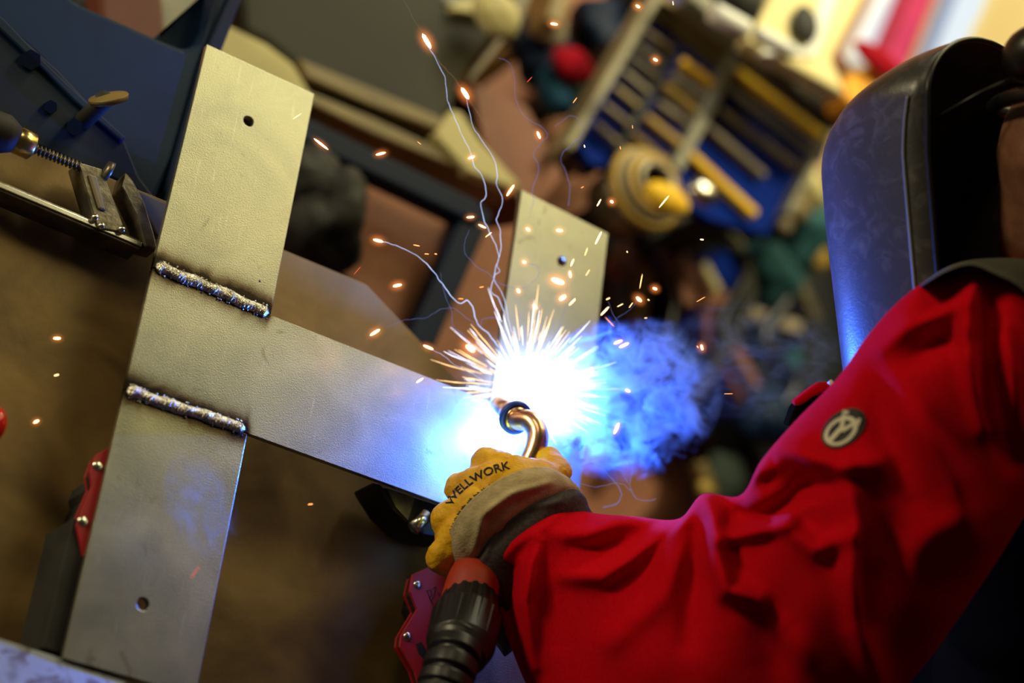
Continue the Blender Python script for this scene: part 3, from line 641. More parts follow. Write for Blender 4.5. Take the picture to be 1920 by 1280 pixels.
# ------------------------------------------------------------------ person
per = thing('person', 'person in a red work jacket leaning over the frame and holding the torch', 'person')
def ring_surface(name, st, m, parent, nu=10, nv=72, ridges=(), close=True, thick=None, noise_amp=.0):
    """st: (A px, B px, depth, thickness m, bulge px toward -axis) stations -> closed tube with folds"""
    cols = [Vector((s[0][0], s[0][1], 0)) for s in st]; colb = [Vector((s[1][0], s[1][1], 0)) for s in st]
    oth = [Vector((s[2], s[3], 0)) for s in st]; bl = [Vector((s[4][0], s[4][1], 0)) for s in st]
    ca, cb_, co, cl_ = catmull(cols, nu), catmull(colb, nu), catmull(oth, nu), catmull(bl, nu)
    v = []; n = len(ca)
    for i in range(n):
        d, th_ = co[i].x, co[i].y; ctr = (ca[i]+cb_[i])/2; half = (ca[i]-cb_[i])/2
        for k in range(nv):
            h = 2*math.pi*k/nv; c_, s_ = math.cos(h), math.sin(h)
            px = ctr.x+half.x*c_+cl_[i].x*s_; py = ctr.y+half.y*c_+cl_[i].y*s_
            dz = 0
            if s_ > -.25:
                for pts, amp, wd in ridges:
                    if pts[0][0]-wd*4 > px and pts[-1][0]-wd*4 > px and all(q[0]-wd*4 > px for q in pts): continue
                    best = 1e9; tt = 0
                    nseg = len(pts)-1
                    for j in range(nseg):
                        ax_, ay_ = pts[j]; bx_, by_ = pts[j+1]; ex, ey = bx_-ax_, by_-ay_
                        t_ = max(0, min(1, ((px-ax_)*ex+(py-ay_)*ey)/(ex*ex+ey*ey))); q = math.hypot(px-ax_-ex*t_, py-ay_-ey*t_)
                        if q < best: best = q; tt = (j+t_)/nseg
                    if best < wd*3: dz += 1.5*amp*math.exp(-(best/wd)**2)*(.35+.65*math.sin(math.pi*min(1, max(0, tt*.9+.05))))
                dz *= min(1, (s_+.25)*2)
            p = P(px, py, d-th_*s_-dz)
            if noise_amp:
                p += (CAM-p).normalized()*noise_amp*noise.noise(Vector((px/90, py/90, 0)))
            v.append(p)
    f = [(i*nv+k, i*nv+(k+1) % nv, (i+1)*nv+(k+1) % nv, (i+1)*nv+k) for i in range(n-1) for k in range(nv)]
    f += [tuple(range(nv)), tuple(range((n-1)*nv, n*nv))]
    return obj(name, v, f, m, parent, True)
ridges = [
 ([(1832, 500), (1820, 560), (1815, 640), (1828, 720), (1850, 800)], .014, 20), ([(1860, 560), (1850, 640), (1868, 760), (1900, 860)], -.012, 26),
 ([(1655, 650), (1700, 612), (1760, 590), (1812, 560)], .010, 20), ([(1700, 680), (1760, 640), (1800, 640)], -.008, 22),
 ([(1690, 720), (1730, 800), (1790, 900), (1820, 1000)], .010, 34), ([(1640, 700), (1660, 800), (1710, 930)], -.008, 34),
 ([(1395, 905), (1440, 838), (1500, 850), (1570, 878), (1650, 868)], .013, 22), ([(1450, 905), (1530, 905), (1600, 890)], -.009, 24),
 ([(1318, 925), (1340, 970), (1345, 1050), (1362, 1105), (1420, 1125)], .021, 20), ([(1345, 1012), (1400, 1000), (1480, 980)], .012, 14),
 ([(1372, 968), (1440, 965), (1510, 915)], -.019, 20), ([(1380, 930), (1400, 895), (1455, 870)], .010, 16),
 ([(1480, 990), (1530, 1030), (1600, 1000)], .008, 18), ([(1500, 950), (1520, 1000)], -.007, 22),
 ([(1585, 890), (1605, 980), (1600, 1080), (1612, 1180), (1650, 1290)], .014, 24), ([(1660, 950), (1670, 1050), (1640, 1150)], -.010, 36),
 ([(925, 1062), (965, 1020), (1020, 985), (1060, 952)], .006, 15), ([(958, 1070), (955, 1130), (960, 1200)], -.014, 16),
 ([(1010, 1015), (995, 1060), (985, 1130), (1000, 1250)], .012, 15), ([(1045, 1050), (1040, 1120), (1045, 1200)], -.005, 22),
 ([(1040, 1000), (1100, 1000), (1160, 975), (1210, 975)], .009, 17), ([(1075, 1030), (1130, 1030), (1190, 1005)], -.008, 16),
 ([(1060, 1080), (1130, 1082), (1180, 1050), (1240, 1000), (1280, 975)], .012, 17), ([(1250, 1030), (1225, 1090), (1180, 1160)], -.008, 28),
 ([(1290, 960), (1270, 1040), (1230, 1120), (1150, 1200)], .008, 26), ([(1300, 1000), (1300, 1100), (1290, 1200)], -.010, 24),
 ([(1700, 1050), (1760, 1000), (1850, 960)], .006, 34), ([(1420, 1150), (1450, 1220), (1460, 1290)], -.006, 40), ([(1480, 1180), (1540, 1250)], .006, 30),
 ([(1880, 620), (1900, 700), (1905, 800)], .010, 18)]
st = [((1064, 944), (914, 1064), 1.600, .044, (-34, -30)), ((1110, 962), (925, 1120), 1.590, .050, (-26, -20)), ((1190, 968), (950, 1190), 1.575, .058, (-14, -8)),
      ((1272, 972), (990, 1290), 1.560, .064, (0, 0)), ((1318, 926), (1060, 1420), 1.540, .070, (0, 0)), ((1388, 928), (1250, 1520), 1.515, .076, (0, 0)), ((1428, 862), (1500, 1460), 1.500, .078, (0, 0)),
      ((1490, 790), (1700, 1285), 1.490, .078, (0, 0)), ((1570, 708), (1830, 1110), 1.480, .078, (0, 0)), ((1630, 625), (1925, 960), 1.475, .078, (0, 0)),
      ((1690, 560), (1990, 830), 1.475, .076, (0, 0)), ((1760, 512), (2050, 700), 1.48, .07, (0, 0)), ((1835, 490), (2090, 600), 1.49, .06, (0, 0)), ((1940, 490), (2080, 540), 1.50, .03, (0, 0))]
sleeve = ring_surface('jacket_sleeve', st, jacket, per, 26, 200, ridges, noise_amp=.003)
sleeve['label'] = 'red jacket sleeve with soft folds'
bvh_s = BVHTree.FromObject(sleeve, bpy.context.evaluated_depsgraph_get())
def stick(bvh, px, py, off=.0015):
    d = ray(px, py); h = bvh.ray_cast(CAM, d.normalized())
    return None if h[0] is None else h[0]+h[1]*(off if h[1].dot(d) < 0 else -off)
def decal(name, loops, bvh, m, parent, off=.0015, th=.0006):
    """loops: list of (triangulated) pixel polygons laid on the surface they cover"""
    mb = MB()
    for pts in loops:
        q = [stick(bvh, x, y, off) for x, y in pts]
        if any(x is None for x in q): continue
        ds = sorted(depth(x) for x in q)
        if ds[-1]-ds[0] > .05: continue
        mb.add(q, [tuple(range(len(q)))])
    o = mb.build(name, m, parent); s = o.modifiers.new('solid', 'SOLIDIFY'); s.thickness = th; s.offset = 0; return o
# grey shoulder yoke, rear of the jacket, collar
def yoke():
    st2 = [((1722, 530), (1760, 600), 1.475, .030, (0, 0)), ((1790, 488), (1850, 560), 1.478, .045, (0, 0)), ((1860, 482), (1935, 560), 1.482, .05, (0, 0)), ((1930, 482), (2020, 620), 1.49, .05, (0, 0)), ((2020, 490), (2110, 700), 1.50, .05, (0, 0))]
    # the yoke rides on top of the shoulder
    mb = []; v = []; f = []; NU, NV = 40, 14
    top = catmull([Vector((x, y, 0)) for x, y in [(1722, 536), (1760, 508), (1800, 491), (1850, 484), (1920, 485), (2000, 500)]], 8)
    bot = catmull([Vector((x, y, 0)) for x, y in [(1730, 534), (1775, 508), (1820, 496), (1862, 512), (1922, 548), (1990, 640)]], 8)
    n = len(top)
    for s in (0, 1):
        for i in range(n):
            for k in range(NV+1):
                t = k/NV; q = top[i].lerp(bot[i], t); d = 1.462-.052*math.sin(min(1, t*1.0)*math.pi*.5)**.8+.03*(1-t)**2+(.012 if s else 0); v.append(P(q.x, q.y, d))
    m = n*(NV+1)
    for s in (0, 1):
        for i in range(n-1):
            for k in range(NV): a = s*m+i*(NV+1)+k; f.append((a, a+1, a+NV+2, a+NV+1))
    for i in range(n-1):
        for k in (0, NV): a = i*(NV+1)+k; f.append((a, a+NV+1, a+NV+1+m, a+m))
    for k in range(NV):
        for i in (0, n-1): a = i*(NV+1)+k; f.append((a, a+1, a+1+m, a+m))
    return obj('shoulder_yoke', v, f, jackgr, per, True)
yoke()['label'] = 'grey shoulder yoke of the jacket'
# torso of the jacket (dark side panel)
sh = P(1990, 640, 1.60); ches = P(2120, 820, 1.68); pel = P(2180, 1330, 1.80)
hipz = pel.z
side = RT
tor_c = [(P(2000, 700, 1.62), .085, P(2250, 700, 1.66), .085), (P(2010, 850, 1.66), .105, P(2260, 850, 1.70), .105), (P(1990, 1080, 1.72), .115, P(2230, 1080, 1.76), .115),
         (P(1975, 1300, 1.78), .115, P(2220, 1300, 1.82), .115), (P(2030, 750, 1.64), .09, P(1990, 1300, 1.78), .10), (P(2150, 750, 1.66), .10, P(2120, 1300, 1.80), .11)]
o = mesh_obj('jacket_body', blob(tor_c, .010, 8), jackdk, per); o['label'] = 'black lower jacket'
# front collar flap and zip seen past the shoulder
fl = MB(); 
red_fl = [(1487, 752), (1500, 742), (1518, 728), (1535, 717), (1552, 716), (1566, 722), (1558, 730), (1543, 736), (1524, 744), (1508, 756), (1492, 762)]
MB().prism([P(x, y, 1.535) for x, y in red_fl], FW*.014).build('collar_flap', jacket, per, bevel=.003)
blk = [(1490, 760), (1530, 738), (1565, 722), (1590, 730), (1560, 770), (1520, 800), (1476, 800)]
MB().prism([P(x, y, 1.545) for x, y in blk], FW*.03).build('collar_lining', jackdk, per, bevel=.003)
MB().tube([P(1555, 714, 1.53), P(1566, 728, 1.53)], .0022, 10).build('zip_end', badgew, per, True)
# badge on the sleeve
cxb, cyb = 1582, 804; ang = math.radians(-40)
def bpt(u, v_): # u along the long axis, v across, px
    return (cxb+u*math.cos(ang)-v_*math.sin(ang), cyb+u*math.sin(ang)+v_*math.cos(ang))
def ell(a, b, n, r0=0, r1=1, cu=0, cv=0):
    L = []; R_ = 6
    for j in range(R_):
        ra = r0+(r1-r0)*j/R_; rb_ = r0+(r1-r0)*(j+1)/R_
        for k in range(n):
            h0, h1 = 2*math.pi*k/n, 2*math.pi*(k+1)/n
            L.append([bpt(cu+a*r*math.cos(h), cv+b*r*math.sin(h)) for r, h in ((ra, h0), (rb_, h0), (rb_, h1), (ra, h1))])
    return [[q for i, q in enumerate(p) if i == 0 or q != p[i-1]] for p in L]
bdg = decal('badge', ell(47, 30, 40), bvh_s, blackm, per, .0010, .0008); bdg['label'] = 'oval black badge with a pale ring emblem'
emb = ell(35, 23, 40, .74, 1, -7, 3)
def strip(p0, p1, w0, w1, n=8):
    ux, uy = p1[0]-p0[0], p1[1]-p0[1]; l = math.hypot(ux, uy); nx, ny = -uy/l, ux/l; o_ = []
    for i in range(n):
        t, s = i/n, (i+1)/n; wt, ws = w0+(w1-w0)*t, w0+(w1-w0)*s
        o_.append([bpt(p0[0]+ux*t+nx*wt, p0[1]+uy*t+ny*wt), bpt(p0[0]+ux*s+nx*ws, p0[1]+uy*s+ny*ws), bpt(p0[0]+ux*s-nx*ws, p0[1]+uy*s-ny*ws), bpt(p0[0]+ux*t-nx*wt, p0[1]+uy*t-ny*wt)])
    return o_
emb += strip((-36, 4), (0, -1), 4, 4) + strip((0, -1), (18, -17), 4, 3.4) + strip((-4, 4), (28, 8), 3.4, 3) + strip((20, -22), (27, -14), 3, 3, 3) + strip((24, 12), (34, 6), 3, 3, 3)
decal('badge_emblem', emb, bvh_s, badgew, bdg, .0022, .0006)

# glove and the hand in it: capsules in pixel/depth space
def G(px, py, d): return P(px, py, d)
k_ = 1.6/F
caps_palm = [(G(930, 925, 1.595), .026, G(872, 1010, 1.590), .026), (G(965, 905, 1.597), .023, G(1010, 900, 1.605), .019), (G(950, 960, 1.600), .028, G(885, 1035, 1.592), .025),
             (G(1000, 935, 1.590), .026, G(950, 1010, 1.605), .030)]
caps_f = [ # index .. little: knuckle, middle joint, tip wrapped under the handle
  [(G(962, 888, 1.597), .0165, G(912, 868, 1.615), .0145), (G(912, 868, 1.615), .0140, G(925, 880, 1.655), .0125), (G(925, 880, 1.655), .012, G(965, 905, 1.660), .011)],
  [(G(925, 900, 1.590), .0170, G(866, 915, 1.607), .0150), (G(866, 915, 1.607), .0145, G(878, 925, 1.645), .0125), (G(878, 925, 1.645), .012, G(920, 945, 1.652), .011)],
  [(G(890, 945, 1.580), .0175, G(838, 975, 1.592), .0150), (G(838, 975, 1.592), .0145, G(850, 985, 1.630), .0125), (G(850, 985, 1.630), .012, G(895, 1000, 1.640), .011)],
  [(G(868, 1000, 1.570), .0170, G(826, 1046, 1.578), .0135), (G(826, 1046, 1.578), .0135, G(842, 1060, 1.605), .0115), (G(842, 1060, 1.605), .0115, G(872, 1066, 1.615), .010)],
  [(G(1015, 915, 1.605), .0165, G(1043, 885, 1.622), .0140), (G(1043, 885, 1.622), .0135, G(1030, 862, 1.640), .0120), (G(1030, 862, 1.640), .0115, G(1008, 866, 1.655), .0105)]]
gcaps = caps_palm+[c for f_ in caps_f for c in f_]
gme = blob(gcaps, .0022, 5)
for vv in gme.vertices:
    p = vv.co; vv.co = p+vv.normal*(.0011*noise.noise(p*95)+.0016*abs(noise.noise(Vector((p.x*60, p.y*60, p.z*60))))*-1+.0006*noise.noise(p*260))
glove = mesh_obj('glove', gme, leather, per); glove['label'] = 'yellow leather work glove closed round the torch'
bvh_g = BVHTree.FromObject(glove, bpy.context.evaluated_depsgraph_get())
be = [((1050, 886), (852, 1045), 1.586, .044, (-50, -44)), ((1070, 898), (860, 1075), 1.586, .050, (-46, -42)), ((1086, 915), (872, 1100), 1.588, .048, (-36, -34)), ((1092, 930), (886, 1112), 1.592, .042, (-28, -28))]
o = ring_surface('glove_cuff', be, cuffbe, per, 10, 90, [([(890, 1030), (905, 965), (960, 925), (1030, 905)], .004, 8)], noise_amp=.002); o['label'] = 'beige glove cuff'
gr = [((1080, 915), (870, 1092), 1.588, .040, (-30, -28)), ((1096, 930), (884, 1120), 1.588, .0470, (-26, -24)), ((1104, 950), (900, 1150), 1.592, .047, (-20, -18)), ((1120, 975), (918, 1190), 1.600, .044, (-14, -10)), ((1130, 1000), (945, 1230), 1.602, .036, (-10, -8))]
o = ring_surface('knit_cuff', gr, cuffgr, per, 10, 90, [([(905, 1050), (930, 990), (990, 950), (1050, 940)], .003, 7)], noise_amp=.003); o['label'] = 'dark grey inner cuff'
# lettering on the glove back
def text_loops(s, size):
    cu = bpy.data.curves.new('t', 'FONT'); cu.body = s; cu.size = size; cu.resolution_u = 3; cu.fill_mode = 'FRONT'; cu.offset = size*.012
    o = bpy.data.objects.new('t', cu); C.objects.link(o); dg = bpy.context.evaluated_depsgraph_get(); me = bpy.data.meshes.new_from_object(o.evaluated_get(dg))
    L = [[(me.vertices[i].co.x, me.vertices[i].co.y) for i in p.vertices] for p in me.polygons]
    bpy.data.objects.remove(o); return L
tl_ = text_loops('WELLWORK', 1.0); xm = max(x for l in tl_ for x, y in l)
base = catmull([Vector(p+(0,)) for p in [(849, 949), (856, 934), (872, 918), (892, 903), (914, 892), (936, 884), (957, 879)]], 12)
cum = [0]
for i in range(1, len(base)): cum.append(cum[-1]+(base[i]-base[i-1]).length)
def along(s):
    s = max(0, min(cum[-1]-1e-6, s))
    i = max(j for j in range(len(cum)) if cum[j] <= s); i = min(i, len(base)-2)
    t = (s-cum[i])/(cum[i+1]-cum[i]); p = base[i].lerp(base[i+1], t); d_ = (base[min(i+3, len(base)-1)]-base[max(i-2, 0)]).normalized(); return p, d_
def tmap(x, y):
    p, d_ = along(x/xm*cum[-1]); nx, ny = d_.y, -d_.x; h = y/.73*15
    return (p.x+nx*h, p.y+ny*h)
def cut(l):   # split big triangles so letters follow the surface
    return [l]
decal('printed_lettering', [[tmap(x, y) for x, y in l] for l in tl_], bvh_g, ink, glove, .0006, .0004)
# stitching / small print along the cuff seam
zl = []; sb = catmull([Vector(p+(0,)) for p in [(846, 1000), (856, 975), (872, 950), (900, 924), (935, 905), (975, 892)]], 9)
for i in range(len(sb)-1):
    p, q = sb[i], sb[i+1]; d_ = (q-p).normalized(); nn = Vector((d_.y, -d_.x, 0)); hh = 3+3*((i*7) % 5)/5
    if i % 4 == 3: continue
    zl.append([(p.x-nn.x*3, p.y-nn.y*3), (q.x-nn.x*3, q.y-nn.y*3), (q.x+nn.x*hh*.4, q.y+nn.y*hh*.4), (p.x+nn.x*hh, p.y+nn.y*hh)])
decal('small_print', zl, bvh_g, ink, glove, .0006, .0004)

# ------------------------------------------------------------------ helmet frame of reference, head, body
th_h = math.radians(40)
HF = -math.cos(th_h)*RT+math.sin(th_h)*FW
HS = -math.sin(th_h)*RT-math.cos(th_h)*FW
DH = 1.56; KP = DH/F
HB = P(1848, 400, DH)                       # helmet axis at pixel height 400
def hp_(py, f_, s_, sk=True): return HB-UP*((py-400)*KP)+HF*f_*1.06+HS*(s_*1.06)
head_c = hp_(335, -.105, 0)
def head_caps():
    L = []
    L.append((hp_(270, -.115, 0), .078, hp_(300, -.085, 0), .074)); L.append((hp_(300, -.085, 0), .070, hp_(420, -.060, 0), .048)); L.append((hp_(420, -.060, 0), .046, hp_(455, -.045, 0), .034))
    L.append((hp_(345, -.030, 0), .012, hp_(370, -.018, 0), .013))            # nose
    L.append((hp_(415, -.018, .012), .008, hp_(415, -.018, -.012), .008))     # mouth
    for s in (-1, 1): L.append((hp_(345, -.115, .074*s), .012, hp_(375, -.112, .072*s), .010))   # ears
    return L
neck_b = P(2050, 560, 1.60)
shL = P(1900, 640, 1.52); elb = P(1360, 1230, 1.53); wri = P(1000, 1010, 1.595)
shR = P(2250, 600, 1.75); elR = P(2150, 1000, 1.95); wrR = P(1990, 1250, 1.95)
pelv = Vector((pel.x, pel.y, pel.z))
foot = lambda dx, dy: Vector((pelv.x+dx, pelv.y+dy, .05))
body = head_caps()+[(hp_(420, -.10, 0), .050, neck_b, .055), (neck_b, .06, P(2110, 800, 1.68), .085), (P(2020, 700, 1.62), .06, P(2240, 700, 1.68), .06), (P(2110, 800, 1.68), .09, pelv, .09),
    (P(2020, 690, 1.60), .055, shL, .046), (shL, .045, elb, .036), (elb, .036, wri, .024), (P(2230, 690, 1.68), .055, shR, .046), (shR, .045, elR, .036), (elR, .036, wrR, .024), (wrR, .024, P(1950, 1330, 1.93), .02)]
for s in (-1, 1):
    hq = pelv+Vector((.07*s, -.04*s, -.04)); kn = Vector((hq.x+.05, hq.y-.02, .48)); an = Vector((hq.x+.10, hq.y-.05, .08))
    body += [(hq, .075, kn, .055), (kn, .054, an, .035), (an, .035, an+Vector((-.16, .05, -.04)), .030)]
body += [(a_, max(.007, ra*.62), b_, max(.007, rb_*.62)) for a_, ra, b_, rb_ in gcaps]
body += [(wri, .024, G(960, 960, 1.583), .020)]
for j in range(4):   # right hand, out of sight under the torso
    a_ = P(1950, 1330, 1.93); body.append((a_, .010, a_-RT*.06+UP*(.02*j-.03), .0075))
body.append((P(1950, 1330, 1.93), .010, P(1950, 1330, 1.93)+UP*.06-RT*.02, .008))
bo = mesh_obj('body', blob(body, .0055, 4), skin, per)
# trousers
tr = []
for s in (-1, 1):
    hq = pelv+Vector((.07*s, -.04*s, -.04)); kn = Vector((hq.x+.05, hq.y-.02, .48)); an = Vector((hq.x+.10, hq.y-.05, .10))
    tr += [(hq, .092, kn, .070), (kn, .070, an, .055)]
tr.append((pelv+Vector((-.07, .04, 0)), .10, pelv+Vector((.07, -.04, 0)), .10))
mesh_obj('trousers', blob(tr, .012, 5), jackdk, per)
mesh_obj('boots', blob([(Vector((pelv.x+.07*s+.10, pelv.y-.04*s-.05, .07)), .048, Vector((pelv.x+.07*s-.07, pelv.y-.04*s, .05)), .045) for s in (-1, 1)], .008, 3), blackm, per)
mesh_obj('right_sleeve', blob([(shR, .07, elR, .058), (elR, .058, wrR, .042)], .010, 6), jacket, per)
mesh_obj('hair', blob([(hp_(238, -.135, 0), .078, hp_(262, -.125, 0), .082), (hp_(262, -.125, 0), .080, hp_(350, -.150, 0), .066)], .006, 4), hair, per)
for s in (-1, 1):
    MB().ball(hp_(325, -.050, .028*s), .0085, 14, 10).build('eye', badgew, per, True)
# helmet shell
he = thing('welding_helmet', 'scratched black welding helmet with its front lit blue by the arc', 'helmet')
def sec(py):
    w_ = .0935 if py >= 200 else .0935*math.sqrt(max(0, 1-((200-py)/124)**2))
    return w_, .1195*float(np.interp(py, [76, 85, 100, 120, 150, 180, 205, 240, 275, 320, 420, 780], [0, .07, .20, .36, .55, .71, .82, .92, .975, 1, 1, .94]))
ys = list(np.linspace(780, 270, 34))+list(np.linspace(258, 92, 26))+[88, 84, 81, 79, 77.5, 76.5]
v = []; f = []; NU = 61; NY = len(ys)
for py in ys:
    w_, D_ = sec(py); lean = -.018*((py-300)/480 if py > 300 else 0)
    for k in range(NU):
        h = math.pi*k/(NU-1); c_, s_ = math.cos(h), math.sin(h); ex = .62
        s2 = w_*math.copysign(abs(c_)**ex, c_); f2 = D_*(abs(s_)**ex)
        v.append(hp_(py, f2+lean, s2, False))
for i in range(NY-1):
    for k in range(NU-1): f.append((i*NU+k, i*NU+k+1, (i+1)*NU+k+1, (i+1)*NU+k))
o = obj('shell', v, f, shellm, he, True); so = o.modifiers.new('solid', 'SOLIDIFY'); so.thickness = .0028; so.offset = -1
lv = [p-HS*(.0045 if k%1 == 0 else 0)*math.copysign(1, (k % NU)-30)*-1*0-(p-hp_(0, 0, 0)).project(HF)*0 for k, p in enumerate(v)]
lin = []
for i, py in enumerate(ys):
    for k in range(NU):
        p = v[i*NU+k]; c0 = hp_(max(py, 110), .02, 0, False); lin.append(p+(c0-p).normalized()*.0045)
obj('lining', lin, f, blackm, he, True)
# rolled rear rim
rim = [Vector(v[i*NU]) for i in range(NY)]+[Vector(v[i*NU+NU-1]) for i in range(NY-1, -1, -1)]
MB().tube(rim, .0020, 8).build('rim', blackp, he, True)
# raised edge bead down the side panel
bd = [Vector(v[i*NU+1])+HS*.0012 for i in range(2, 44)]
MB().tube(bd, .0014, 8).build('side_bead', greyst, he, True)
# dark lens in the front
MB().box(hp_(330, .100, 0), UP*.03, HS*.045, HF*.004).build('lens', blackp, he, bevel=.003)
# headgear: band and tilt arm
bandp = [hp_(205+10*math.cos(a_), -.105+.090*math.cos(a_), .084*math.sin(a_)) for a_ in np.linspace(0, 2*math.pi, 41)]
mb = MB().tube(bandp, .006, 8, cap=False); mb.build('headband', blackp, he, True)
MB().tube([P(1915, 140, 1.47), P(1840, 172, 1.475), P(1752, 222, 1.49)], .0013, 8).build('tilt_arm', blackp, he, True)
MB().ball(P(1940, 100, 1.46), .022, 20, 12, (1, 1, 1.2)).build('tilt_knob', blackp, he, True)
MB().tube([hp_(120, -.04, -.05), hp_(96, -.09, 0), hp_(120, -.14, .03)], .008, 8).build('crown_strap', blackp, he, True)

def volmat(name, build):
    m = bpy.data.materials.new(name); m.use_nodes = True; N = m.node_tree.nodes; L = m.node_tree.links; N.clear()
    o = N.new('ShaderNodeOutputMaterial'); v = N.new('ShaderNodeVolumePrincipled'); L.new(v.outputs[0], o.inputs['Volume']); build(m, N, L, v); return m
def math_(N, L, op, a, b=None, c=None):
    x = N.new('ShaderNodeMath'); x.operation = op
    for i, q in enumerate((a, b, c)):
        if q is None: continue
        if isinstance(q, (int, float)): x.inputs[i].default_value = q
        else: L.new(q, x.inputs[i])
    return x.outputs[0]
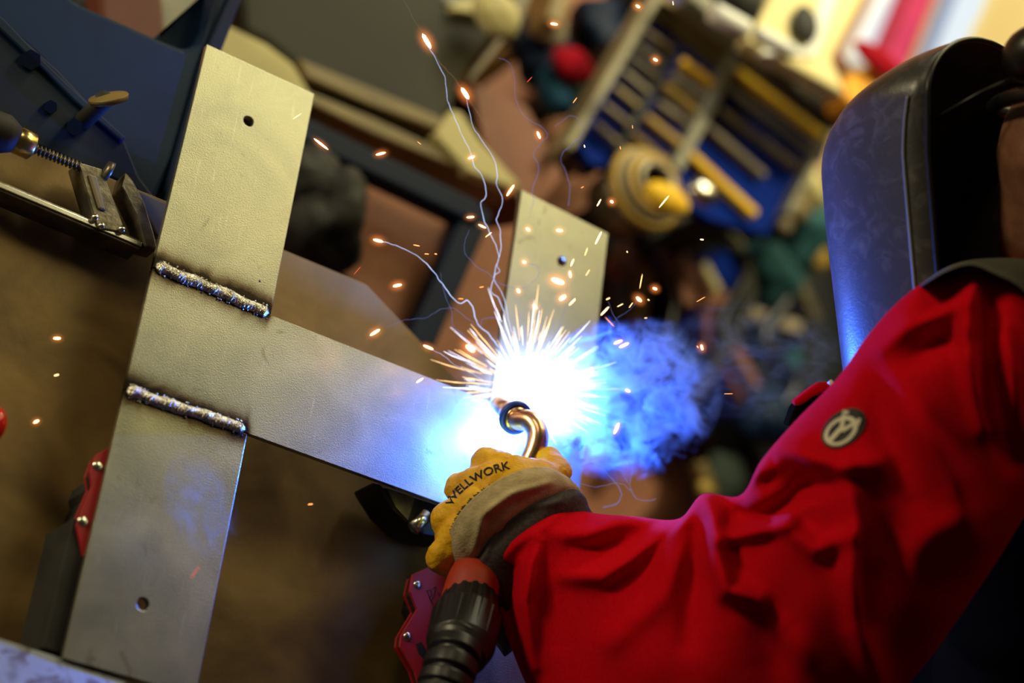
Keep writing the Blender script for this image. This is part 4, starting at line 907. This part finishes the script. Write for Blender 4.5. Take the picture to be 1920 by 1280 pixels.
# ------------------------------------------------------------------ sparks
sp_hot = emis('spark_white_orange', (1.0, .50, .20), 9.0)
sp_org = emis('spark_orange', (1.0, .30, .08), 3.0)
sp_yel = emis('spark_yellow', (1.0, .62, .25), 4.0)
sp_red = emis('spark_red', (.9, .11, .03), 1.1)
DSP = {'h': sp_hot, 'o': sp_org, 'y': sp_yel, 'r': sp_red}
spk = [ # px, py, dx, dy (half length), half width, kind, depth, where
 (800, 77, 8, 13, 7, 'h', 1.62, 'large orange spark at the very top of the long trail'), (872, 175, 7, 10, 7, 'h', 1.63, 'large orange spark second from the top of the long trail'),
 (884, 295, 6, -3, 4, 'h', 1.64, 'spark sitting on the long blue trail above the cream bracket'), (957, 357, 7, -11, 4, 'h', 1.66, 'elongated spark at the top left corner of the right plate'),
 (714, 288, 9, -3, 4, 'h', 1.62, 'flat orange spark above the navy frame'), (602, 270, 13, 10, 3.5, 'h', 1.60, 'long orange spark just right of the upper left plate'),
 (557, 218, 7, -6, 1.2, 'y', 1.58, 'thin spark over the right edge of the upper left plate'), (709, 451, 9, 2, 5, 'h', 1.62, 'round spark at the left end of the thick blue trail'),
 (745, 535, 8, -2, 5, 'h', 1.62, 'orange spark below the end of the thick blue trail'), (703, 623, 9, -6, 5, 'h', 1.62, 'orange spark over the brown table corner'),
 (803, 651, 9, 4, 4, 'h', 1.66, 'orange spark left of the arc at the tip of a short trail'), (882, 653, 8, 6, 8, 'h', 1.68, 'broad orange spark close to the left of the arc'),
 (781, 460, 6, 1, 1.8, 'o', 1.62, 'small dash right of the thick trail start'), (800, 476, 4, 0, 1.8, 'o', 1.62, 'tiny dash below the small dash'), (817, 476, 2, 0, 2, 'o', 1.62, 'tiny dot right of the tiny dash'),
 (882, 407, 7, -1, 3.2, 'h', 1.64, 'flat spark left of the right plate top'), (904, 424, 7, 3, 3, 'h', 1.64, 'flat spark just below another beside the blue trails'),
 (916, 440, 6, -5, 1.6, 'y', 1.64, 'thin slanting spark crossing the blue trails'), (670, 507, 6, -8, 1.2, 'r', 1.6, 'thin red streak near the black sack'),
 (786, 268, 3, 2, 1, 'o', 1.6, 'faint dash beside the cream bracket'), (990, 430, 3, 2, 4, 'h', 1.68, 'round spark near the left edge of the right plate'), (1049, 432, 6, 0, 4, 'h', 1.68, 'pale spark above the hole in the right plate'),
 (1010, 253, 3, 6, 4, 'h', 1.64, 'oval spark above the right plate in the brown background'), (1039, 45, 7, 0, 4.5, 'h', 1.62, 'spark at the top beside the olive tube'), (1196, 12, 4, 1, 4.5, 'h', 1.62, 'round spark at the top left of the rack'),
 (1262, 6, 0, 5, 1.5, 'y', 1.62, 'short upright spark cut by the top edge'), (1229, 112, 4, 1, 4.5, 'h', 1.62, 'round spark in front of the tan bars'), (993, 149, 5, -6, 1.3, 'r', 1.62, 'red streak left of the blue rag'),
 (1078, 188, 4, -6, 1.4, 'o', 1.62, 'orange streak under the red rag'), (1186, 238, 0, 4, 1, 'o', 1.62, 'tiny upright spark in front of the lower tan bars'), (1096, 274, 1, 2, 1.8, 'y', 1.62, 'tiny dot at the foot of the rack side rail'),
 (1163, 277, 1, 2, 1.3, 'o', 1.62, 'tiny orange dot below the rack divider'), (1092, 351, 3, -2, 1, 'o', 1.64, 'faint dash above the right plate corner'), (1123, 380, 4, -7, 2.2, 'h', 1.64, 'slanting spark above the right corner of the right plate'),
 (1147, 378, 2, 1, 4.2, 'h', 1.64, 'round spark beside a slanting one above the right plate'), (1245, 378, 10, -12, 2.2, 'h', 1.62, 'long pale slanting spark in front of the yellow cap'), (1122, 446, 6, -12, 2.4, 'h', 1.66, 'long pale slanting spark on the right plate corner'),
 (1316, 449, 4, 0, 2.5, 'y', 1.62, 'small spark in front of the bench'), (1176, 472, 1, 1, 1.8, 'y', 1.64, 'tiny dot right of the right plate'), (1228, 541, 4, 1, 4.2, 'h', 1.64, 'orange round spark right of the right plate'),
 (1314, 561, 9, -5, 1.1, 'o', 1.62, 'thin orange streak on the large terracotta offcut'), (1198, 561, 5, 4, 5, 'h', 1.66, 'bright forked spark right of the right plate'), (1216, 562, 2, 1, 1.6, 'y', 1.66, 'tiny spark beside the forked one'),
 (1202, 527, 3, -14, 1, 'y', 1.66, 'thin upright streak over the forked spark'), (1163, 572, 6, -3, 1.3, 'y', 1.66, 'thin dash left of the forked spark'), (1183, 572, 4, -5, 1.1, 'y', 1.66, 'short slanting dash left of the forked spark'),
 (1140, 560, 4, -2, 1.6, 'y', 1.68, 'dash at the right edge of the right plate'), (1134, 583, 8, -8, 2.6, 'h', 1.68, 'slanting pale spark at the right edge above the smoke'), (1143, 603, 9, 9, 1, 'o', 1.68, 'thin streak leading down into the smoke'),
 (1211, 596, 3, 0, 1, 'y', 1.68, 'tiny dash above the smoke'), (1316, 651, 2, 5, 4, 'h', 1.64, 'round spark right of the smoke'), (1308, 650, 2, 2, 1.8, 'o', 1.64, 'tiny spark beside the round one right of the smoke'),
 (1366, 738, 9, 0, 1, 'o', 1.62, 'thin level streak over the dark bench end'), (1159, 641, 8, -3, 3, 'h', 1.69, 'spark inside the top of the smoke'), (1170, 647, 9, -4, 3, 'h', 1.69, 'lower of two sparks inside the top of the smoke'),
 (1156, 803, 5, -10, 4, 'h', 1.68, 'pale spark above the open steel tube'), (1177, 732, 4, 2, 3, 'h', 1.69, 'small spark in the middle of the smoke'), (787, 713, 6, -4, 2.6, 'h', 1.66, 'spark above the edge of the crossbar'),
 (107, 634, 5, 0, 3.6, 'h', 1.52, 'upper spark over the brown table at the far left'), (106, 703, 3, -1, 2.5, 'y', 1.52, 'middle small spark over the brown table at the far left'), (68, 790, 3, -2, 3.4, 'h', 1.50, 'lowest spark over the brown table at the far left'),
 (311, 768, 3, -4, 2.2, 'h', 1.535, 'orange spark on the lower weld bead'), (366, 1072, 8, -12, 1.5, 'r', 1.44, 'thin red streak on the lower left plate'), (582, 945, 4, 0, 2, 'o', 1.52, 'faint spark over the table below the crossbar'),
 (1069, 514, 1, 6, 3.5, 'h', 1.68, 'pale spark right of the hole in the right plate'), (1073, 492, 3, -7, 2, 'h', 1.68, 'short slanting spark touching the hole in the right plate'), (1046, 527, 12, 4, 8, 'h', 1.70, 'broad soft spark below the hole in the right plate'),
 (1102, 511, 4, -6, 1, 'y', 1.69, 'thin dash in the middle right of the right plate'), (983, 491, 2, 1, 4, 'h', 1.69, 'round spark on the left edge of the right plate'), (972, 545, 2, 3, 4, 'h', 1.69, 'round spark low on the left edge of the right plate'),
 (1055, 558, 6, -4, 6, 'h', 1.70, 'bright spark in the lower middle of the right plate'), (1073, 566, 6, -6, 2.2, 'h', 1.70, 'slanting spark beside the bright one on the right plate'), (1003, 575, 3, 3, 5, 'h', 1.70, 'bright spark above the white glow'),
 (903, 538, 4, -1, 1.5, 'o', 1.66, 'small dash between the trails and the plate'), (864, 560, 5, 0, 1.3, 'o', 1.66, 'small dash under the thick trail'), (1099, 472, 3, -8, 1, 'y', 1.69, 'thin upright dash high on the right plate')]
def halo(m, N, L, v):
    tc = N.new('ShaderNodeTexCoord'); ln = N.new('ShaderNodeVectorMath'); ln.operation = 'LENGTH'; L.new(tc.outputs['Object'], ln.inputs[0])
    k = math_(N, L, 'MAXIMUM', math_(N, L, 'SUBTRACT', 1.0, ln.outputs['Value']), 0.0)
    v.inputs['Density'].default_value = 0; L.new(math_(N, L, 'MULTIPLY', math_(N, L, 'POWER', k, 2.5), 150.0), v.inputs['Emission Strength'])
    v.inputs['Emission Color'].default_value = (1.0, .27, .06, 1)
halom = volmat('spark_halo', halo); halo_me = None  # emission volume painting an orange glow halo round the larger sparks
for px, py, dx, dy, hw, kd, d, lb in spk:
    c = P(px, py, d); l = RT*dx*d/F-UP*dy*d/F; l += FW*.003*(1 if dx > 0 else -1); r = hw*d/F*.8
    n_ = 9; pts = []; rr = []
    L0 = max(l.length, r)
    u_ = l.normalized() if l.length > 1e-6 else RT
    for i in range(n_): t = -1+2*i/(n_-1); pts.append(c+u_*L0*t); rr.append(max(.00005, .72*r*math.sqrt(max(0, 1-t*t))**.8))
    so_ = tag(MB().tube(pts, rr, 8).build('spark', DSP[kd], None, True), lb, 'spark', 'flying sparks')
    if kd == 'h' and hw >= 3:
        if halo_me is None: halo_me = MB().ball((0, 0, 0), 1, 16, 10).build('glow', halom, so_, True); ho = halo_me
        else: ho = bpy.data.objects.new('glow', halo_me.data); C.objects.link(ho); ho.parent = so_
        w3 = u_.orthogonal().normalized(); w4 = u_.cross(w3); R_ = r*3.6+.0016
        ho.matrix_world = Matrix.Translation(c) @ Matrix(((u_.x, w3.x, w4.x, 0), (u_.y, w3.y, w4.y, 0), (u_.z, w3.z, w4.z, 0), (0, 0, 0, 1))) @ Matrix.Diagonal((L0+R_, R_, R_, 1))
# radiating burst
rnd = random.Random(11); sb_ = MB(); sb2 = MB(); BC = P(985, 728, 1.725)
for i in range(330):
    a = rnd.uniform(0, 2*math.pi)
    if math.radians(35) < a < math.radians(165) and rnd.random() < .9: continue       # few go down across the hand
    dr = RT*math.cos(a)-UP*math.sin(a)*1.0-FW*rnd.uniform(-.1, .5); dr.normalize()
    r1 = rnd.uniform(.012, .045)*(1.0 if rnd.random() < .8 else 1.5); ln = rnd.uniform(.008, .042)
    if abs(math.sin(a)) < .3: r1 *= 1.1
    A_ = BC+dr*r1; B_ = BC+dr*(r1+ln); m_ = A_.lerp(B_, .6)+UP*-.0005
    (sb_ if rnd.random() < .6 else sb2).tube([A_, m_, B_], [.0001, .00024, .00008], 4)
tag(sb_.build('spark_shower', sp_yel), 'fine shower of sparks bursting from the arc', 'sparks', kind='stuff')
tag(sb2.build('spark_shower', emis('spark_bluewhite', (.75, .8, 1.0), 4.5)), 'pale streaks bursting from the arc among the orange ones', 'sparks', kind='stuff')
# thin smoke trails; the arc light on them is painted as emission
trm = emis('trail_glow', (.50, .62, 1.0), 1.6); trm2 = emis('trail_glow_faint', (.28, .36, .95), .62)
trails = [
 ([(709, 451), (740, 460), (775, 475), (805, 500), (828, 530), (845, 555), (862, 568), (876, 563), (888, 580), (895, 605), (915, 625), (935, 650)], 1.9, trm, 'thick blue-white smoke trail running from the left spark to the arc'),
 ([(800, 80), (822, 120), (835, 150), (838, 185), (850, 215), (862, 245), (882, 285), (890, 310), (905, 335), (912, 362), (903, 380), (905, 405), (915, 430), (928, 455), (935, 480), (930, 500), (925, 525), (920, 545), (935, 560), (945, 590), (950, 640)], 1.3, trm, 'longest blue trail running down from the topmost spark'),
 ([(874, 180), (880, 210), (888, 240), (905, 265), (922, 290), (932, 320), (933, 350), (942, 372), (935, 400), (930, 412), (938, 430), (938, 470), (932, 495), (936, 508), (926, 520), (945, 560), (958, 620)], 1.3, trm, 'blue trail leaving the second topmost spark'),
 ([(934, 108), (955, 118), (965, 150), (968, 190), (985, 220), (1015, 238), (1026, 255), (1000, 285), (1010, 310), (1005, 335), (998, 355), (1000, 380), (990, 410)], .7, trm2, 'faint curling trail left of the red rag'),
 ([(1040, 236), (1055, 228), (1070, 217), (1085, 225), (1092, 250), (1070, 272), (1052, 295), (1060, 320), (1068, 350), (1066, 385)], .7, trm2, 'faint curling trail in front of the rack side rail'),
 ([(880, 432), (870, 455), (875, 480), (895, 500), (915, 512), (935, 530), (965, 540), (990, 535), (1010, 515), (1005, 498), (985, 492)], .8, trm2, 'looping trail around the left edge of the right plate'),
 ([(725, 613), (760, 600), (800, 594), (820, 582), (850, 578), (880, 600), (900, 612), (905, 598), (935, 598), (955, 630)], .8, trm2, 'arched trail from the table corner spark to the arc'),
 ([(826, 510), (832, 545), (845, 580), (850, 610), (870, 630), (885, 650)], .7, trm2, 'short trail left of the glow'),
 ([(803, 651), (830, 665), (855, 685), (885, 700), (905, 712)], .9, trm, 'short trail behind the spark left of the arc'),
 ([(1065, 520), (1062, 550), (1058, 580), (1045, 620), (1030, 640)], .7, trm2, 'trail dropping down the middle of the right plate'),
 ([(1140, 565), (1150, 590), (1160, 605), (1175, 640)], .7, trm2, 'short dark blue trail above the smoke'),
 ([(1195, 565), (1175, 585), (1155, 600), (1130, 640)], .6, trm2, 'trail falling from the forked spark to the smoke'),
 ([(755, -5), (775, 35), (795, 65), (820, 110), (850, 145), (868, 170), (890, 205), (915, 240)], .7, emis('trail_orange', (.8, .45, .25), .4), 'straight faint orange trail through the two topmost sparks'),
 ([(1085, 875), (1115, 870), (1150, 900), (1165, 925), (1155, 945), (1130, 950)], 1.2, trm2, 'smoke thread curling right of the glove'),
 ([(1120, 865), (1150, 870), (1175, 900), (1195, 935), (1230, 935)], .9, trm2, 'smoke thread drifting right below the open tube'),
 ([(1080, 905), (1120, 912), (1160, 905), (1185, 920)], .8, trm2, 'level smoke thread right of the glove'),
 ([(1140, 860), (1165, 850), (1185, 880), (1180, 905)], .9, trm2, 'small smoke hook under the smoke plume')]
for pts, wpx, m, lb in trails:
    n0 = len(pts); q = catmull([P(x, y, (1.66 if m is not trm2 else 1.67)+.05*(i/n0)) for i, (x, y) in enumerate(pts)], 8)
    q = [p+Vector((noise.noise(p*160), noise.noise(p*160+Vector((9, 9, 9))), 0))*.0012 for p in q]
    n = len(q); rr = [.62*wpx*1.65/F*(.45+.55*(i/n))*(.8+.4*noise.noise(q[i]*90)) for i in range(n)]
    tag(MB().tube(q, rr, 6).build('smoke_trail', m, None, True), lb, 'smoke trail')

# ------------------------------------------------------------------ arc glow and smoke
def glare(m, N, L, v):
    tc = N.new('ShaderNodeTexCoord'); ln = N.new('ShaderNodeVectorMath'); ln.operation = 'LENGTH'; L.new(tc.outputs['Object'], ln.inputs[0])
    r = ln.outputs['Value']; no = N.new('ShaderNodeTexNoise'); no.inputs['Scale'].default_value = 3.0; no.inputs['Detail'].default_value = 3; L.new(tc.outputs['Object'], no.inputs['Vector'])
    r = math_(N, L, 'ADD', r, math_(N, L, 'MULTIPLY_ADD', no.outputs['Fac'], .5, -.25))
    k = math_(N, L, 'MAXIMUM', math_(N, L, 'SUBTRACT', 1.0, r), 0.0)
    s = math_(N, L, 'POWER', k, 3.2)
    v.inputs['Density'].default_value = 0; L.new(math_(N, L, 'MULTIPLY', s, 230.0), v.inputs['Emission Strength'])
    v.inputs['Emission Color'].default_value = (.44, .62, 1.0, 1)
fm = volmat('arc_glow_volume', glare)  # emission volume painting the glare that spreads round the arc
mb = MB().ball((0, 0, 0), 1, 32, 20); o = mb.build('arc_glow', fm, None, True)
o.matrix_world = Matrix.Translation(P(1008, 738, 1.735)) @ Matrix(((RT.x, UP.x, -FW.x, 0), (RT.y, UP.y, -FW.y, 0), (RT.z, UP.z, -FW.z, 0), (0, 0, 0, 1))) @ Matrix.Diagonal((.096, .078, .05, 1))
tag(o, 'blinding white glow round the welding arc at the end of the torch', 'welding arc', kind='stuff')
def smoke(m, N, L, v):
    tc = N.new('ShaderNodeTexCoord'); O = tc.outputs['Object']
    ln = N.new('ShaderNodeVectorMath'); ln.operation = 'LENGTH'; L.new(O, ln.inputs[0])
    w1 = N.new('ShaderNodeTexNoise'); w1.inputs['Scale'].default_value = 1.6; w1.inputs['Detail'].default_value = 2; L.new(O, w1.inputs['Vector'])
    ad = N.new('ShaderNodeVectorMath'); ad.operation = 'MULTIPLY_ADD'; L.new(w1.outputs['Color'], ad.inputs[0]); ad.inputs[1].default_value = (1.1, 1.1, 1.1); L.new(O, ad.inputs[2])
    n1 = N.new('ShaderNodeTexNoise'); n1.inputs['Scale'].default_value = 2.9; n1.inputs['Detail'].default_value = 9; n1.inputs['Roughness'].default_value = .55; n1.inputs['Distortion'].default_value = 1.0
    L.new(ad.outputs[0], n1.inputs['Vector'])
    d = math_(N, L, 'SUBTRACT', n1.outputs['Fac'], .50); d = math_(N, L, 'MULTIPLY', d, 8.0)
    fall = math_(N, L, 'MAXIMUM', math_(N, L, 'SUBTRACT', 1.0, ln.outputs['Value']), 0.0)
    d = math_(N, L, 'MAXIMUM', math_(N, L, 'ADD', d, math_(N, L, 'MULTIPLY_ADD', fall, 1.0, -.32)), 0.0)
    d = math_(N, L, 'MINIMUM', d, 1.2)
    d = math_(N, L, 'MULTIPLY', d, math_(N, L, 'MINIMUM', math_(N, L, 'MULTIPLY', fall, 3.0), 1.0))
    L.new(math_(N, L, 'MULTIPLY', d, m['dens']), v.inputs['Density'])
    v.inputs['Color'].default_value = (.46, .68, 1, 1); v.inputs['Anisotropy'].default_value = .0
def smoke_puff(name, label, px, py, d, rx, ry, rz, dens, rot=0):
    m = bpy.data.materials.new(name); m.use_nodes = True; m['dens'] = dens; N = m.node_tree.nodes; L = m.node_tree.links; N.clear()
    o_ = N.new('ShaderNodeOutputMaterial'); v = N.new('ShaderNodeVolumePrincipled'); L.new(v.outputs[0], o_.inputs['Volume']); smoke(m, N, L, v)
    o = MB().ball((0, 0, 0), 1, 32, 20).build(name, m, None, True)
    o.matrix_world = Matrix.Translation(P(px, py, d)) @ Matrix(((RT.x, UP.x, -FW.x, 0), (RT.y, UP.y, -FW.y, 0), (RT.z, UP.z, -FW.z, 0), (0, 0, 0, 1))) @ Matrix.Rotation(rot, 4, 'Z') @ Matrix.Diagonal((rx, ry, rz, 1))
    return tag(o, label, 'smoke', kind='stuff')
smoke_puff('smoke_plume', 'dense blue-lit smoke plume billowing right of the arc', 1175, 745, 1.715, .088, .076, .05, 70, .2)
smoke_puff('thin_smoke', 'thin blue smoke drifting between the plume and the helmet', 1410, 680, 1.70, .10, .062, .05, 5)
smoke_puff('thin_smoke', 'faint blue smoke hanging over the lower left plate', 372, 950, 1.455, .030, .048, .018, 16, .3)
